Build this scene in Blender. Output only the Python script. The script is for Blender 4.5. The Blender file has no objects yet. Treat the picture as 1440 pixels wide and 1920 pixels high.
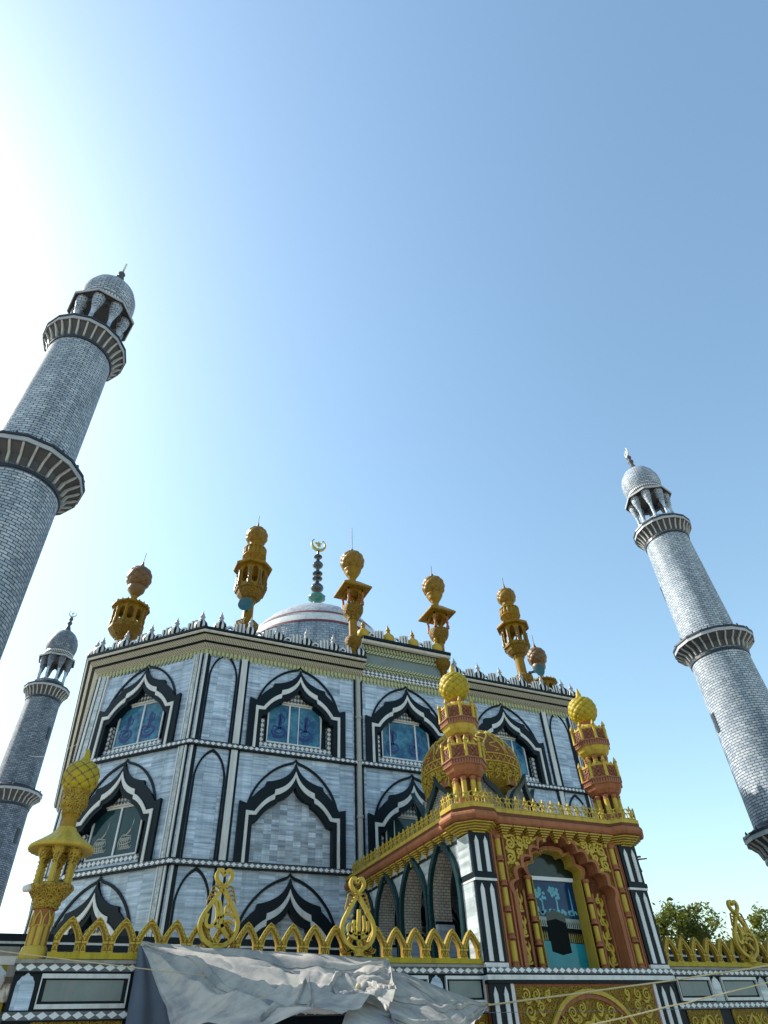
import bpy, math, random
from math import pi, sin, cos, tan, atan2, sqrt, floor, radians as rad
from mathutils import Vector, Matrix
from mathutils.geometry import tessellate_polygon
random.seed(7)
S = bpy.context.scene
COL = S.collection

# ------------------------------------------------------------------ camera
F_PX = 1179.08
YAW, PITCH, ROLL = 0.471381427, 0.738146211, -0.0596532672
fw = Vector((sin(YAW)*cos(PITCH), cos(YAW)*cos(PITCH), sin(PITCH)))
rt = Vector((cos(YAW), -sin(YAW), 0)); upv = rt.cross(fw)
rt2 = cos(ROLL)*rt + sin(ROLL)*upv; up2 = -sin(ROLL)*rt + cos(ROLL)*upv
cd = bpy.data.cameras.new('camera'); cam = bpy.data.objects.new('camera', cd); COL.objects.link(cam)
cd.sensor_fit = 'VERTICAL'; cd.sensor_height = 36.0; cd.lens = F_PX/1920*36.0
cd.clip_start = 0.1; cd.clip_end = 6000
m = Matrix((rt2, up2, -fw)).transposed().to_4x4(); m.translation = (0, 0, 1.6)
cam.matrix_world = m
S.camera = cam
# ------------------------------------------------------------------ sky, sun, exposure
SUN_AZ, SUN_EL = rad(-45), rad(40)
w = bpy.data.worlds.new('World'); S.world = w; w.use_nodes = True
nt = w.node_tree; nt.nodes.clear()
sky = nt.nodes.new('ShaderNodeTexSky'); sky.sky_type = 'NISHITA'; sky.sun_disc = False
sky.sun_elevation = SUN_EL; sky.sun_rotation = SUN_AZ
sky.air_density = 1.5; sky.dust_density = 1.25; sky.ozone_density = 2.0; sky.altitude = 50
bg = nt.nodes.new('ShaderNodeBackground'); bg.inputs['Strength'].default_value = 0.15
wo = nt.nodes.new('ShaderNodeOutputWorld')
tint = nt.nodes.new('ShaderNodeMix'); tint.data_type = 'RGBA'; tint.blend_type = 'MULTIPLY'; tint.inputs[0].default_value = 1
tint.inputs[7].default_value = (.95, 1.04, .985, 1)          # white balance of the phone picture
nt.links.new(sky.outputs[0], tint.inputs[6]); nt.links.new(tint.outputs[2], bg.inputs[0]); nt.links.new(bg.outputs[0], wo.inputs[0])
sd = bpy.data.lights.new('sun', 'SUN'); sd.energy = 5.0; sd.angle = rad(0.5); sd.color = (1, .94, .84)
sun = bpy.data.objects.new('sun', sd); COL.objects.link(sun); sun.location = (-40, 40, 60)
sv = Vector((sin(SUN_AZ)*cos(SUN_EL), cos(SUN_AZ)*cos(SUN_EL), sin(SUN_EL)))
sun.rotation_euler = sv.to_track_quat('Z', 'Y').to_euler()
S.view_settings.view_transform = 'Standard'; S.view_settings.look = 'None'
S.view_settings.exposure = 0.74; S.view_settings.gamma = 1.0

# ------------------------------------------------------------------ materials
MT = {}
def newmat(name, rough=.6, spec=.5, metal=0):
    mt = bpy.data.materials.new(name); mt.use_nodes = True
    n = mt.node_tree.nodes; b = n['Principled BSDF']
    b.inputs['Roughness'].default_value = rough; b.inputs['Specular IOR Level'].default_value = spec
    b.inputs['Metallic'].default_value = metal
    MT[name] = mt
    return mt, mt.node_tree, b
def nd(t, typ, **kw):
    x = t.nodes.new(typ)
    for k, v in kw.items():
        if k.startswith('i_'): x.inputs[int(k[2:]) if k[2:].isdigit() else k[2:]].default_value = v
        else: setattr(x, k, v)
    return x
def math_(t, op, a, b=None):
    x = t.nodes.new('ShaderNodeMath'); x.operation = op
    for i, v in enumerate((a, b)):
        if v is None: continue
        if isinstance(v, (int, float)): x.inputs[i].default_value = v
        else: t.links.new(v, x.inputs[i])
    return x.outputs[0]
def mix(t, fac, a, b, blend='MIX'):
    x = t.nodes.new('ShaderNodeMix'); x.data_type = 'RGBA'; x.blend_type = blend
    for s, v in ((x.inputs[0], fac), (x.inputs[6], a), (x.inputs[7], b)):
        if isinstance(v, (int, float)): s.default_value = v
        elif isinstance(v, tuple): s.default_value = (*v, 1) if len(v) == 3 else v
        else: t.links.new(v, s)
    return x.outputs[2]
def uvn(t):
    u = t.nodes.new('ShaderNodeUVMap'); u.uv_map = 'UV'; return u.outputs[0]
def objco(t): return t.nodes.new('ShaderNodeTexCoord').outputs['Object']
def noise(t, co, scale, detail=4, rough=.6):
    x = nd(t, 'ShaderNodeTexNoise'); x.inputs['Scale'].default_value = scale
    x.inputs['Detail'].default_value = detail; x.inputs['Roughness'].default_value = rough
    t.links.new(co, x.inputs['Vector']); return x.outputs['Fac']
def ramp(t, fac, *st):
    x = t.nodes.new('ShaderNodeValToRGB'); e = x.color_ramp.elements
    while len(e) < len(st): e.new(.5)
    for i, (p, c) in enumerate(st): e[i].position = p; e[i].color = (*c, 1)
    t.links.new(fac, x.inputs[0]); return x.outputs[0]
def bump(t, b, h, strength=.3, dist=.02):
    x = t.nodes.new('ShaderNodeBump'); x.inputs['Strength'].default_value = strength; x.inputs['Distance'].default_value = dist
    t.links.new(h, x.inputs['Height']); t.links.new(x.outputs[0], b.inputs['Normal'])
def plain(name, col, rough=.55, var=.25, scale=3, spec=.4, bmp=.15, metal=0, dirt=None):
    mt, t, b = newmat(name, rough, spec, metal); co = objco(t)
    a = noise(t, co, scale, 5); c = mix(t, a, tuple(x*(1-var) for x in col), tuple(min(1, x*(1+var)) for x in col))
    d = noise(t, co, scale*9, 3)
    c = mix(t, math_(t, 'MULTIPLY', d, .25), c, tuple(x*.55 for x in col))
    if dirt:
        s = t.nodes.new('ShaderNodeMapping'); s.inputs['Scale'].default_value = (4, 4, .5); t.links.new(co, s.inputs[0])
        g = noise(t, s.outputs[0], 1.3, 6, .7)
        c = mix(t, ramp(t, g, (.48, (0, 0, 0)), (.75, (.8, .8, .8))), c, dirt)
    t.links.new(c, b.inputs['Base Color'])
    if bmp: bump(t, b, d, bmp)
    return mt
def marble(name, tw, th, ca, cb, cdk, rough=.28, tv=.34):
    mt, t, b = newmat(name, rough, .5); uv = uvn(t)
    sc = nd(t, 'ShaderNodeVectorMath', operation='DIVIDE'); sc.inputs[1].default_value = (tw, th, 1); t.links.new(uv, sc.inputs[0])
    fl = nd(t, 'ShaderNodeVectorMath', operation='FLOOR'); t.links.new(sc.outputs[0], fl.inputs[0])
    wn = nd(t, 'ShaderNodeTexWhiteNoise', noise_dimensions='2D'); t.links.new(fl.outputs[0], wn.inputs['Vector'])
    off = nd(t, 'ShaderNodeVectorMath', operation='SCALE'); off.inputs['Scale'].default_value = 60; t.links.new(wn.outputs['Color'], off.inputs[0])
    def st(sx, sy, det, ro):
        mp = nd(t, 'ShaderNodeVectorMath', operation='MULTIPLY'); mp.inputs[1].default_value = (sx, sy, 1); t.links.new(uv, mp.inputs[0])
        ad = nd(t, 'ShaderNodeVectorMath', operation='ADD'); t.links.new(mp.outputs[0], ad.inputs[0]); t.links.new(off.outputs[0], ad.inputs[1])
        return noise(t, ad.outputs[0], 1, det, ro)
    n1 = st(.55, 9, 7, .62); n2 = st(.4, 30, 3, .6)
    c = ramp(t, n1, (.33, cdk), (.47, cb), (.6, ca))
    c = mix(t, math_(t, 'MULTIPLY', n2, .5), c, cb)
    tone = math_(t, 'ADD', math_(t, 'MULTIPLY', wn.outputs['Value'], tv), .97-tv/2)
    cm = nd(t, 'ShaderNodeCombineColor'); [t.links.new(tone, cm.inputs[i]) for i in range(3)]
    c = mix(t, 1.0, c, cm.outputs[0], 'MULTIPLY')
    # joints
    fr = nd(t, 'ShaderNodeVectorMath', operation='FRACTION'); t.links.new(sc.outputs[0], fr.inputs[0])
    sp = nd(t, 'ShaderNodeSeparateXYZ'); t.links.new(fr.outputs[0], sp.inputs[0])
    jx = math_(t, 'LESS_THAN', sp.outputs[0], .010/tw*.6); jy = math_(t, 'LESS_THAN', sp.outputs[1], .006/th)
    j = math_(t, 'MULTIPLY', math_(t, 'MAXIMUM', jx, jy), .55)
    c = mix(t, j, c, (.10, .11, .13))
    g = noise(t, objco(t), .6, 5, .7)
    c = mix(t, ramp(t, g, (.5, (0, 0, 0)), (.8, (.35, .35, .35))), c, (.16, .17, .18))
    mp = t.nodes.new('ShaderNodeMapping'); mp.inputs['Scale'].default_value = (3.2, 3.2, .2); t.links.new(objco(t), mp.inputs[0])
    g = noise(t, mp.outputs[0], 1, 6, .72); c = mix(t, 1.0, c, ramp(t, g, (.45, (1, 1, 1)), (.72, (.66, .67, .66))), 'MULTIPLY')
    t.links.new(c, b.inputs['Base Color'])
    return mt
def bricks(name, c1, c2, cm, bw, bh, mort, rough=.45):
    mt, t, b = newmat(name, rough, .3); uv = uvn(t)
    x = t.nodes.new('ShaderNodeTexBrick'); x.offset = .5
    x.inputs['Color1'].default_value = (*c1, 1); x.inputs['Color2'].default_value = (*c2, 1); x.inputs['Mortar'].default_value = (*cm, 1)
    x.inputs['Scale'].default_value = 1; x.inputs['Brick Width'].default_value = bw; x.inputs['Row Height'].default_value = bh
    x.inputs['Mortar Size'].default_value = mort; x.inputs['Mortar Smooth'].default_value = .2; x.inputs['Bias'].default_value = -.1
    t.links.new(uv, x.inputs['Vector'])
    n = noise(t, objco(t), .5, 6, .7); n2 = noise(t, uv, 6, 4)
    c = mix(t, 1.0, x.outputs['Color'], ramp(t, n, (.3, (.72, .75, .78)), (.65, (1, 1, 1))), 'MULTIPLY')
    c = mix(t, math_(t, 'MULTIPLY', n2, .3), c, tuple(k*.6 for k in c1))
    mp = t.nodes.new('ShaderNodeMapping'); mp.inputs['Scale'].default_value = (2.2, 2.2, .22); t.links.new(objco(t), mp.inputs[0])
    g = noise(t, mp.outputs[0], 1, 6, .7); c = mix(t, 1.0, c, ramp(t, g, (.40, (1, 1, 1)), (.68, (.55, .57, .58))), 'MULTIPLY')
    t.links.new(c, b.inputs['Base Color'])
    bump(t, b, math_(t, 'SUBTRACT', 1.0, x.outputs['Fac']), .5, .012)
    return mt
def diamond(name, pw, ph, fg, bgc, size=.46, vo=0):
    mt, t, b = newmat(name, .35, .5)
    sp = nd(t, 'ShaderNodeSeparateXYZ'); t.links.new(uvn(t), sp.inputs[0])
    def tri(o, p): return math_(t, 'ABSOLUTE', math_(t, 'SUBTRACT', math_(t, 'FRACT', math_(t, 'DIVIDE', o, p)), .5))
    s = math_(t, 'ADD', tri(sp.outputs[0], pw), tri(math_(t, 'SUBTRACT', sp.outputs[1], vo), ph))
    c = mix(t, math_(t, 'LESS_THAN', s, size), bgc, fg)
    n = noise(t, objco(t), 7, 4)
    c = mix(t, math_(t, 'MULTIPLY', n, .4), c, tuple(k*.5 for k in fg))
    t.links.new(c, b.inputs['Base Color']); return mt
def stripes(name, a, c0, freq, slant, rough=.5, duty=.5):
    mt, t, b = newmat(name, rough, .4)
    sp = nd(t, 'ShaderNodeSeparateXYZ'); t.links.new(uvn(t), sp.inputs[0])
    k = math_(t, 'ADD', math_(t, 'MULTIPLY', sp.outputs[0], freq), math_(t, 'MULTIPLY', sp.outputs[1], freq*slant))
    fr = math_(t, 'FRACT', k); c = mix(t, math_(t, 'LESS_THAN', fr, duty), c0, a)
    n = noise(t, objco(t), 5, 4); c = mix(t, math_(t, 'MULTIPLY', n, .4), c, tuple(x*.6 for x in a))
    t.links.new(c, b.inputs['Base Color'])
    bump(t, b, math_(t, 'SINE', math_(t, 'MULTIPLY', k, 2*pi)), .5, .02)
    return mt
def glass(name, c1, c2, rough=.06, scale=3):
    mt, t, b = newmat(name, rough, .35); co = objco(t)
    n = noise(t, co, scale, 6, .7); n2 = noise(t, co, scale*6, 3)
    c = mix(t, ramp(t, n, (.4, (0, 0, 0)), (.62, (1, 1, 1))), c1, c2)
    c = mix(t, math_(t, 'MULTIPLY', n2, .35), c, tuple(x*.5 for x in c1))
    t.links.new(c, b.inputs['Base Color']); return mt

marble('marble', .62, .36, (.57, .655, .755), (.34, .43, .54), (.14, .20, .29))
marble('marble_small', .30, .18, (.58, .63, .69), (.32, .39, .48), (.12, .17, .25), .28, .62)
marble('marble_pale', .55, .4, (.56, .60, .60), (.40, .45, .46), (.22, .26, .28))
plain('black_granite', (.004, .010, .016), .4, .5, 2, .14, .05)
plain('white_stone', (.60, .61, .60), .4, .12, 2, .4, .1, dirt=(.34, .34, .32))
plain('cream_stone', (.56, .54, .46), .5, .15, 2, .4, .15, dirt=(.30, .28, .22))
plain('green_marble', (.010, .036, .040), .25, .6, 2.5, .3, .05)
plain('slate', (.15, .19, .18), .45, .45, 1.6, .5, .15, dirt=(.22, .19, .17))
plain('gold', (.30, .175, .018), .42, .3, 3, .16, .35, dirt=(.12, .06, .010))
plain('gold_old', (.24, .135, .010), .4, .35, 4, .14, .4, dirt=(.07, .03, .006))
plain('gold_bright', (.46, .33, .050), .42, .2, 3, .16, .2, dirt=(.22, .13, .02))
plain('yellow_paint', (.38, .29, .018), .5, .25, 3, .16, .2, dirt=(.18, .13, .02))
plain('terracotta', (.31, .118, .052), .55, .3, 2.5, .16, .2, dirt=(.13, .045, .025))
plain('dark_terracotta', (.14, .045, .024), .6, .3, 3, .3, .2)
plain('bronze', (.13, .068, .010), .45, .35, 4, .5, .4, dirt=(.09, .045, .01))
plain('dark_metal', (.015, .02, .03), .4, .3, 4)
plain('horn_teal', (.02, .10, .13), .45, .2, 3)
plain('verdigris', (.03, .16, .13), .3, .4, 4, .6)
plain('finial_black', (.012, .02, .025), .12, .4, 4, .8)
plain('crescent_gold', (.40, .36, .10), .3, .2, 4, .6, .1, .4)
plain('pinnacle_grey', (.30, .31, .33), .5, .3, 6)
plain('fascia_grey', (.34, .36, .38), .5, .3, 4)
plain('corbel_grey', (.055, .057, .060), .6, .4, 4)
plain('corbel_cream', (.36, .36, .34), .6, .3, 5)
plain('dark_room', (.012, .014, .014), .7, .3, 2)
plain('red_line', (.20, .03, .04), .5, .2, 3)
plain('frame_white', (.62, .64, .66), .35, .1, 4)
plain('callig_blue', (.010, .028, .16), .3, .3, 6)
plain('callig_white', (.42, .42, .36), .4, .3, 6)
plain('concrete', (.26, .25, .23), .8, .3, 1.2, .3, .3, dirt=(.12, .11, .10))
plain('ground', (.36, .34, .31), .9, .15, .4, .2, .3)
plain('bark', (.09, .065, .045), .9, .4, 6, .2, .6)
plain('rope', (.55, .45, .26), .8, .2, 20, .2, .4)
plain('wire', (.14, .15, .17), .6, .2, 8)
plain('white_plastic', (.62, .58, .54), .4, .2, 4)
plain('pic_navy', (.004, .032, .10), .1, .4, 3, .25, 0)
plain('pic_white', (.10, .32, .40), .1, .6, 9, .25, 0)
plain('pic_black', (.004, .007, .007), .5, .3, 4, .05, 0)
plain('pic_floor', (.012, .21, .26), .1, .25, 3, .25, 0)
plain('pic_stone', (.22, .26, .24), .1, .2, 9, .25, 0)
plain('pic_ochre', (.16, .13, .03), .1, .2, 9, .25, 0)
glass('glass_blue', (.008, .075, .17), (.07, .24, .34), .08, 2.2)
glass('glass_dark', (.008, .030, .036), (.016, .055, .062), .05, 1.2)
glass('glass_green', (.010, .017, .012), (.02, .030, .022), .12, 1.5)
bricks('minaret_brick', (.55, .60, .65), (.26, .33, .41), (.018, .028, .046), .34, .13, .019, .6)
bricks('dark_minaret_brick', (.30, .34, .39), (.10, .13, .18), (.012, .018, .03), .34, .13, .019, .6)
bricks('dome_brick', (.40, .46, .52), (.22, .30, .38), (.06, .09, .14), .42, .2, .02)
bricks('dome_tile', (.56, .56, .58), (.44, .46, .50), (.22, .24, .28), .42, .42, .016)
bricks('reveal_brick', (.60, .56, .50), (.46, .43, .39), (.20, .17, .14), .17, .075, .012)
diamond('belt_diamonds', .22, .15, (.70, .71, .72), (.005, .008, .018), .47, .06)
diamond('window_diamonds', .20, .20, (.68, .69, .69), (.006, .009, .016), .48)
diamond('fine_diamonds', .15, .19, (.60, .61, .60), (.008, .011, .016), .44)
diamond('terrace_diamonds', .21, .125, (.66, .69, .71), (.005, .008, .018), .47, .0375)
diamond('dome_diamonds', .5, .5, (.46, .50, .56), (.03, .05, .16), .40)
diamond('lattice', .16, .16, (.010, .013, .018), (.10, .11, .12), .40)
stripes('rope_mould', (.42, .39, .29), (.13, .12, .09), 9, .9, .5, .68)
stripes('green_rope', (.40, .43, .24), (.06, .07, .06), 6, 1.0, .5, .62)
stripes('zigzag', (.44, .44, .20), (.12, .15, .14), 5.5, 0, .5, .62)
stripes('dentil', (.30, .105, .052), (.035, .018, .012), 11, 0, .5, .62)
stripes('niche_dentil', (.42, .30, .05), (.10, .05, .012), 9, .4, .5, .6)

def carved(name, hi, lo, scale=7, rough=.45):
    mt, t, b = newmat(name, rough, .14); co = objco(t)
    wv = nd(t, 'ShaderNodeTexNoise'); wv.inputs['Scale'].default_value = scale*.55; wv.inputs['Detail'].default_value = 1; t.links.new(co, wv.inputs['Vector'])
    sc = nd(t, 'ShaderNodeVectorMath', operation='SCALE'); sc.inputs['Scale'].default_value = .55/scale*4; t.links.new(wv.outputs['Color'], sc.inputs[0])
    ad = nd(t, 'ShaderNodeVectorMath', operation='ADD'); t.links.new(co, ad.inputs[0]); t.links.new(sc.outputs[0], ad.inputs[1])
    vo = nd(t, 'ShaderNodeTexVoronoi', feature='DISTANCE_TO_EDGE'); vo.inputs['Scale'].default_value = scale; t.links.new(ad.outputs[0], vo.inputs['Vector'])
    h = math_(t, 'SINE', math_(t, 'MULTIPLY', vo.outputs['Distance'], 22))
    f = ramp(t, h, (.0, (0,0,0)), (.45, (1,1,1)))
    n = noise(t, co, 2, 5); c = mix(t, f, lo, hi); c = mix(t, math_(t, 'MULTIPLY', n, .4), c, tuple(.55*x for x in hi))
    t.links.new(c, b.inputs['Base Color']); bump(t, b, h, .5, .012); return mt
carved('gold_carved', (.33, .20, .022), (.060, .028, .008), 13)
carved('gold_carved_fine', (.42, .28, .035), (.07, .03, .010), 13)
carved('gold_carved_bright', (.48, .35, .055), (.12, .06, .014), 7.5)
carved('gold_old_carved', (.26, .15, .012), (.035, .015, .005), 13)
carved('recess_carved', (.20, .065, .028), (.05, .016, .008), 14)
carved('bronze_carved', (.15, .085, .014), (.030, .015, .006), 9)
carved('terracotta_carved', (.31, .115, .050), (.09, .028, .012), 14)
def leafmat(name, ca, cb):
    mt, t, b = newmat(name, .5, .3)
    n = noise(t, objco(t), .8, 4); g = t.nodes.new('ShaderNodeObjectInfo')
    c = mix(t, ramp(t, n, (.35, (0, 0, 0)), (.65, (1, 1, 1))), ca, cb)
    t.links.new(c, b.inputs['Base Color'])
    tr = t.nodes.new('ShaderNodeBsdfTranslucent'); t.links.new(mix(t, 1.0, c, (1.5, 1.5, .5), 'MULTIPLY'), tr.inputs[0])
    mx = t.nodes.new('ShaderNodeMixShader'); mx.inputs[0].default_value = .35
    t.links.new(b.outputs[0], mx.inputs[1]); t.links.new(tr.outputs[0], mx.inputs[2])
    t.links.new(mx.outputs[0], t.nodes['Material Output'].inputs[0]); return mt
leafmat('leaf', (.035, .056, .011), (.13, .14, .024))
def clothmat():
    mt, t, b = newmat('tarp_cloth', .75, .2); co = objco(t)
    n = noise(t, co, 1.2, 6, .7); n2 = noise(t, co, 25, 3)
    c = mix(t, ramp(t, n, (.4, (.30, .30, .30)), (.65, (.56, .54, .50))), (.52, .50, .46), (.40, .40, .40))
    c = ramp(t, n, (.35, (.24, .235, .235)), (.58, (.50, .46, .40)))
    c = mix(t, math_(t, 'MULTIPLY', n2, .25), c, (.26, .26, .27)); t.links.new(c, b.inputs['Base Color'])
    tr = t.nodes.new('ShaderNodeBsdfTranslucent'); t.links.new(c, tr.inputs[0])
    mx = t.nodes.new('ShaderNodeMixShader'); mx.inputs[0].default_value = .22
    t.links.new(b.outputs[0], mx.inputs[1]); t.links.new(tr.outputs[0], mx.inputs[2])
    t.links.new(mx.outputs[0], t.nodes['Material Output'].inputs[0]); bump(t, b, n2, .2)
clothmat()
plain('tarp_shade', (.10, .13, .18), .8, .25, 2, .2, .2)  # same cloth, with the flap's blue shade put into the colour

# ------------------------------------------------------------------ mesh builder
class Fr:                                   # a wall frame: u along the wall, z up, d outward
    def __init__(s, o, u, n): s.o = Vector(o); s.u = Vector(u).normalized(); s.n = Vector(n).normalized()
    def __call__(s, u, z, d=0): return s.o + s.u*u + Vector((0, 0, z)) + s.n*d
W = {}; KD = {}
class MB:
    def __init__(s): s.v = []; s.f = []; s.m = []; s.sm = []; s.uv = []
    def add(s, vs, fs, m=0, sm=False, uvs=None):
        b = len(s.v); s.v += [Vector(p) for p in vs]
        for i, f in enumerate(fs):
            s.f.append([b+k for k in f]); s.m.append(m); s.sm.append(sm); s.uv.append(uvs[i] if uvs else None)
        return s
    def box(s, x0, x1, y0, y1, z0, z1, m=0):
        v = [(x0,y0,z0),(x1,y0,z0),(x1,y1,z0),(x0,y1,z0),(x0,y0,z1),(x1,y0,z1),(x1,y1,z1),(x0,y1,z1)]
        return s.add(v, [(0,3,2,1),(4,5,6,7),(0,1,5,4),(1,2,6,5),(2,3,7,6),(3,0,4,7)], m)
    def fbox(s, fr, u0, u1, z0, z1, d0, d1, m=0, luv=None):
        if luv:                                     # pattern centred on the strip: luv = pattern period across and up
            a, b = (luv[0]*round((u1-u0)/luv[0]), luv[1]*max(1, round((z1-z0)/luv[1])))
            s.add([fr(u,z,d1) for u, z in ((u0,z0),(u1,z0),(u1,z1),(u0,z1))], [(0,1,2,3)], m, False, [[(0,0),(a,0),(a,b),(0,b)]]); d1 -= .004
        v = [fr(u,z,d) for d in (d0,d1) for u, z in ((u0,z0),(u1,z0),(u1,z1),(u0,z1))]
        return s.add(v, [(0,3,2,1),(4,5,6,7),(0,1,5,4),(1,2,6,5),(2,3,7,6),(3,0,4,7)], m)
    def prism(s, poly, fr, d0, d1, m=0, mside=None, back=False):
        n = len(poly); v = [fr(u,z,d1) for u, z in poly] + [fr(u,z,d0) for u, z in poly]
        tri = tessellate_polygon([[Vector((u, z, 0)) for u, z in poly]])
        s.add(v[:n], [tuple(t) for t in tri], m)
        if back: s.add(v[n:], [tuple(reversed(t)) for t in tri], m)
        if d0 != d1: s.add(v, [(i, (i+1) % n, n+(i+1) % n, n+i) for i in range(n)], m if mside is None else mside)
        return s
    def ribbon(s, A, B, fr, d0, d1, m=0, ms=None, closed=False, back=False):
        n = len(A); v = [fr(u,z,d1) for u, z in A]+[fr(u,z,d1) for u, z in B]+[fr(u,z,d0) for u, z in A]+[fr(u,z,d0) for u, z in B]
        R = range(n if closed else n-1); f = []; g = []
        for i in R:
            j = (i+1) % n
            f.append((i, j, n+j, n+i)); g += [(i, 2*n+i, 2*n+j, j), (n+i, n+j, 3*n+j, 3*n+i)]
            if back: g.append((2*n+i, 3*n+i, 3*n+j, 2*n+j))
        if not closed: g += [(0, n, 3*n, 2*n), (n-1, 2*n-1, 4*n-1, 3*n-1)]
        s.add(v, f, m); s.add(v, g, m if ms is None else ms); return s
    def stroke(s, pts, w, fr, d0, d1, m=0, closed=False, taper=None, back=False):
        n = len(pts); A = []; B = []
        for i, p in enumerate(pts):
            a = pts[i-1] if (i or closed) else pts[i]; b = pts[(i+1) % n] if (i < n-1 or closed) else pts[i]
            tx, tz = b[0]-a[0], b[1]-a[1]; l = sqrt(tx*tx+tz*tz) or 1
            ww = (w*(taper(i/(n-1)) if taper else 1))/2
            A.append((p[0]-tz/l*ww, p[1]+tx/l*ww)); B.append((p[0]+tz/l*ww, p[1]-tx/l*ww))
        return s.ribbon(A, B, fr, d0, d1, m, closed=closed, back=back)
    def lathe(s, prof, n=24, c=(0,0,0), m=0, ph=0, sm=True, mod=None, cap=True):
        R = len(prof); v = []; L = [0]
        for i in range(1, R): L.append(L[-1]+sqrt((prof[i][0]-prof[i-1][0])**2+(prof[i][1]-prof[i-1][1])**2))
        rm = max(p[0] for p in prof)
        for j, (r, z) in enumerate(prof):
            for i in range(n):
                a = 2*pi*i/n+ph; q = r*(mod(a, j, R) if mod else 1); v.append((c[0]+q*cos(a), c[1]+q*sin(a), c[2]+z))
        f = []; uv = []
        for j in range(R-1):
            for i in range(n):
                k = (i+1) % n; f.append((j*n+i, j*n+k, (j+1)*n+k, (j+1)*n+i))
                u0, u1 = 2*pi*rm*i/n, 2*pi*rm*(i+1)/n; uv.append([(u0,L[j]),(u1,L[j]),(u1,L[j+1]),(u0,L[j+1])])
        s.add(v, f, m, sm, uv)
        if cap:
            if prof[0][0] > 1e-4: s.add(v[:n], [tuple(range(n-1,-1,-1))], m)
            if prof[-1][0] > 1e-4: s.add(v[-n:], [tuple(range(n))], m)
        return s
    def tube(s, pts, r, n=6, m=0, sm=True, taper=None, closed=False):
        P = [Vector(p) for p in pts]; k = len(P); v = []
        up = Vector((0, 0, 1)); 
        for i, p in enumerate(P):
            t = (P[(i+1) % k if closed else min(i+1, k-1)]-P[i-1 if closed else max(i-1, 0)]).normalized()
            x = t.cross(up if abs(t.z) < .95 else Vector((1, 0, 0))).normalized(); y = x.cross(t)
            q = r*(taper(i/(k-1)) if taper else 1)
            v += [p+x*q*cos(2*pi*j/n)+y*q*sin(2*pi*j/n) for j in range(n)]
        f = [(i*n+j, i*n+(j+1) % n, ((i+1) % k)*n+(j+1) % n, ((i+1) % k)*n+j) for i in range(k if closed else k-1) for j in range(n)]
        s.add(v, f, m, sm)
        if not closed: s.add(v[:n], [tuple(range(n))], m); s.add(v[-n:], [tuple(range(n-1,-1,-1))], m)
        return s
    def sweep(s, path, prof, m=0, ms=None, ends=True):     # prof: (outward, z); outward is right of the direction of travel
        P = [Vector((p[0], p[1])) for p in path]; k = len(P); v = []; q = len(prof)
        for i, p in enumerate(P):
            ds = []
            if i: ds.append((P[i]-P[i-1]).normalized())
            if i < k-1: ds.append((P[i+1]-P[i]).normalized())
            ns = [Vector((d.y, -d.x)) for d in ds]; nn = sum(ns, Vector((0, 0))).normalized(); sc = 1/max(.3, nn.dot(ns[0]))
            v += [(p.x+nn.x*o*sc, p.y+nn.y*o*sc, z) for o, z in prof]
        for j in range(q-1):
            s.add(v, [(i*q+j, (i+1)*q+j, (i+1)*q+j+1, i*q+j+1) for i in range(k-1)], ms[j] if ms else m)
        if ends:
            tri = tessellate_polygon([[Vector((o, z, 0)) for o, z in prof]])
            s.add(v[:q], [tuple(t) for t in tri], m); s.add(v[-q:], [tuple(t) for t in tri], m)
        return s
    def build(s, name, mats, parent=None, **tags):
        if isinstance(mats, str): mats = [mats]
        me = bpy.data.meshes.new(name); o = bpy.data.objects.new(name, me); COL.objects.link(o)
        off = W.get(parent, Vector((0, 0, 0))) if parent else Vector((0, 0, 0))
        me.from_pydata([p-off for p in s.v], [], s.f)
        for k in mats: me.materials.append(MT[k])
        me.polygons.foreach_set('material_index', s.m); me.polygons.foreach_set('use_smooth', s.sm)
        ul = me.uv_layers.new(name='UV'); me.update(); i = 0; co = [0]*(2*len(me.loops))
        for p, uv in zip(me.polygons, s.uv):
            n = p.normal
            if uv is None:
                h = sqrt(n.x*n.x+n.y*n.y)
                if h < .25: uv = [(s.v[k].x, s.v[k].y) for k in s.f[p.index]]
                else:
                    tx, ty = -n.y/h, n.x/h; uv = [(s.v[k].x*tx+s.v[k].y*ty, s.v[k].z) for k in s.f[p.index]]
            for a, b in uv: co[i] = a; co[i+1] = b; i += 2
        ul.data.foreach_set('uv', co)
        if parent: o.parent = parent; W[o] = off; KD.setdefault(parent, []).append(o)
        for k, t in tags.items(): o[k] = t
        return o
def thing(name, loc, label, cat, group=None, rz=0):
    o = bpy.data.objects.new(name, None); COL.objects.link(o); o.location = loc; o.rotation_euler.z = rz
    o.empty_display_size = .2
    o['label'] = label; o['category'] = cat
    if group: o['group'] = group
    W[o] = Vector(loc); return o
def copytree(o, parent=None):
    c = o.copy(); COL.objects.link(c)
    if parent: c.parent = parent; KD.setdefault(parent, []).append(c)
    for ch in list(KIDS(o)): copytree(ch, c)
    return c
def KIDS(o): return KD.get(o, [])
def bez(p, c, q, n=8): return [((1-t)**2*p[0]+2*t*(1-t)*c[0]+t*t*q[0], (1-t)**2*p[1]+2*t*(1-t)*c[1]+t*t*q[1]) for t in [i/n for i in range(n+1)]]
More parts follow.
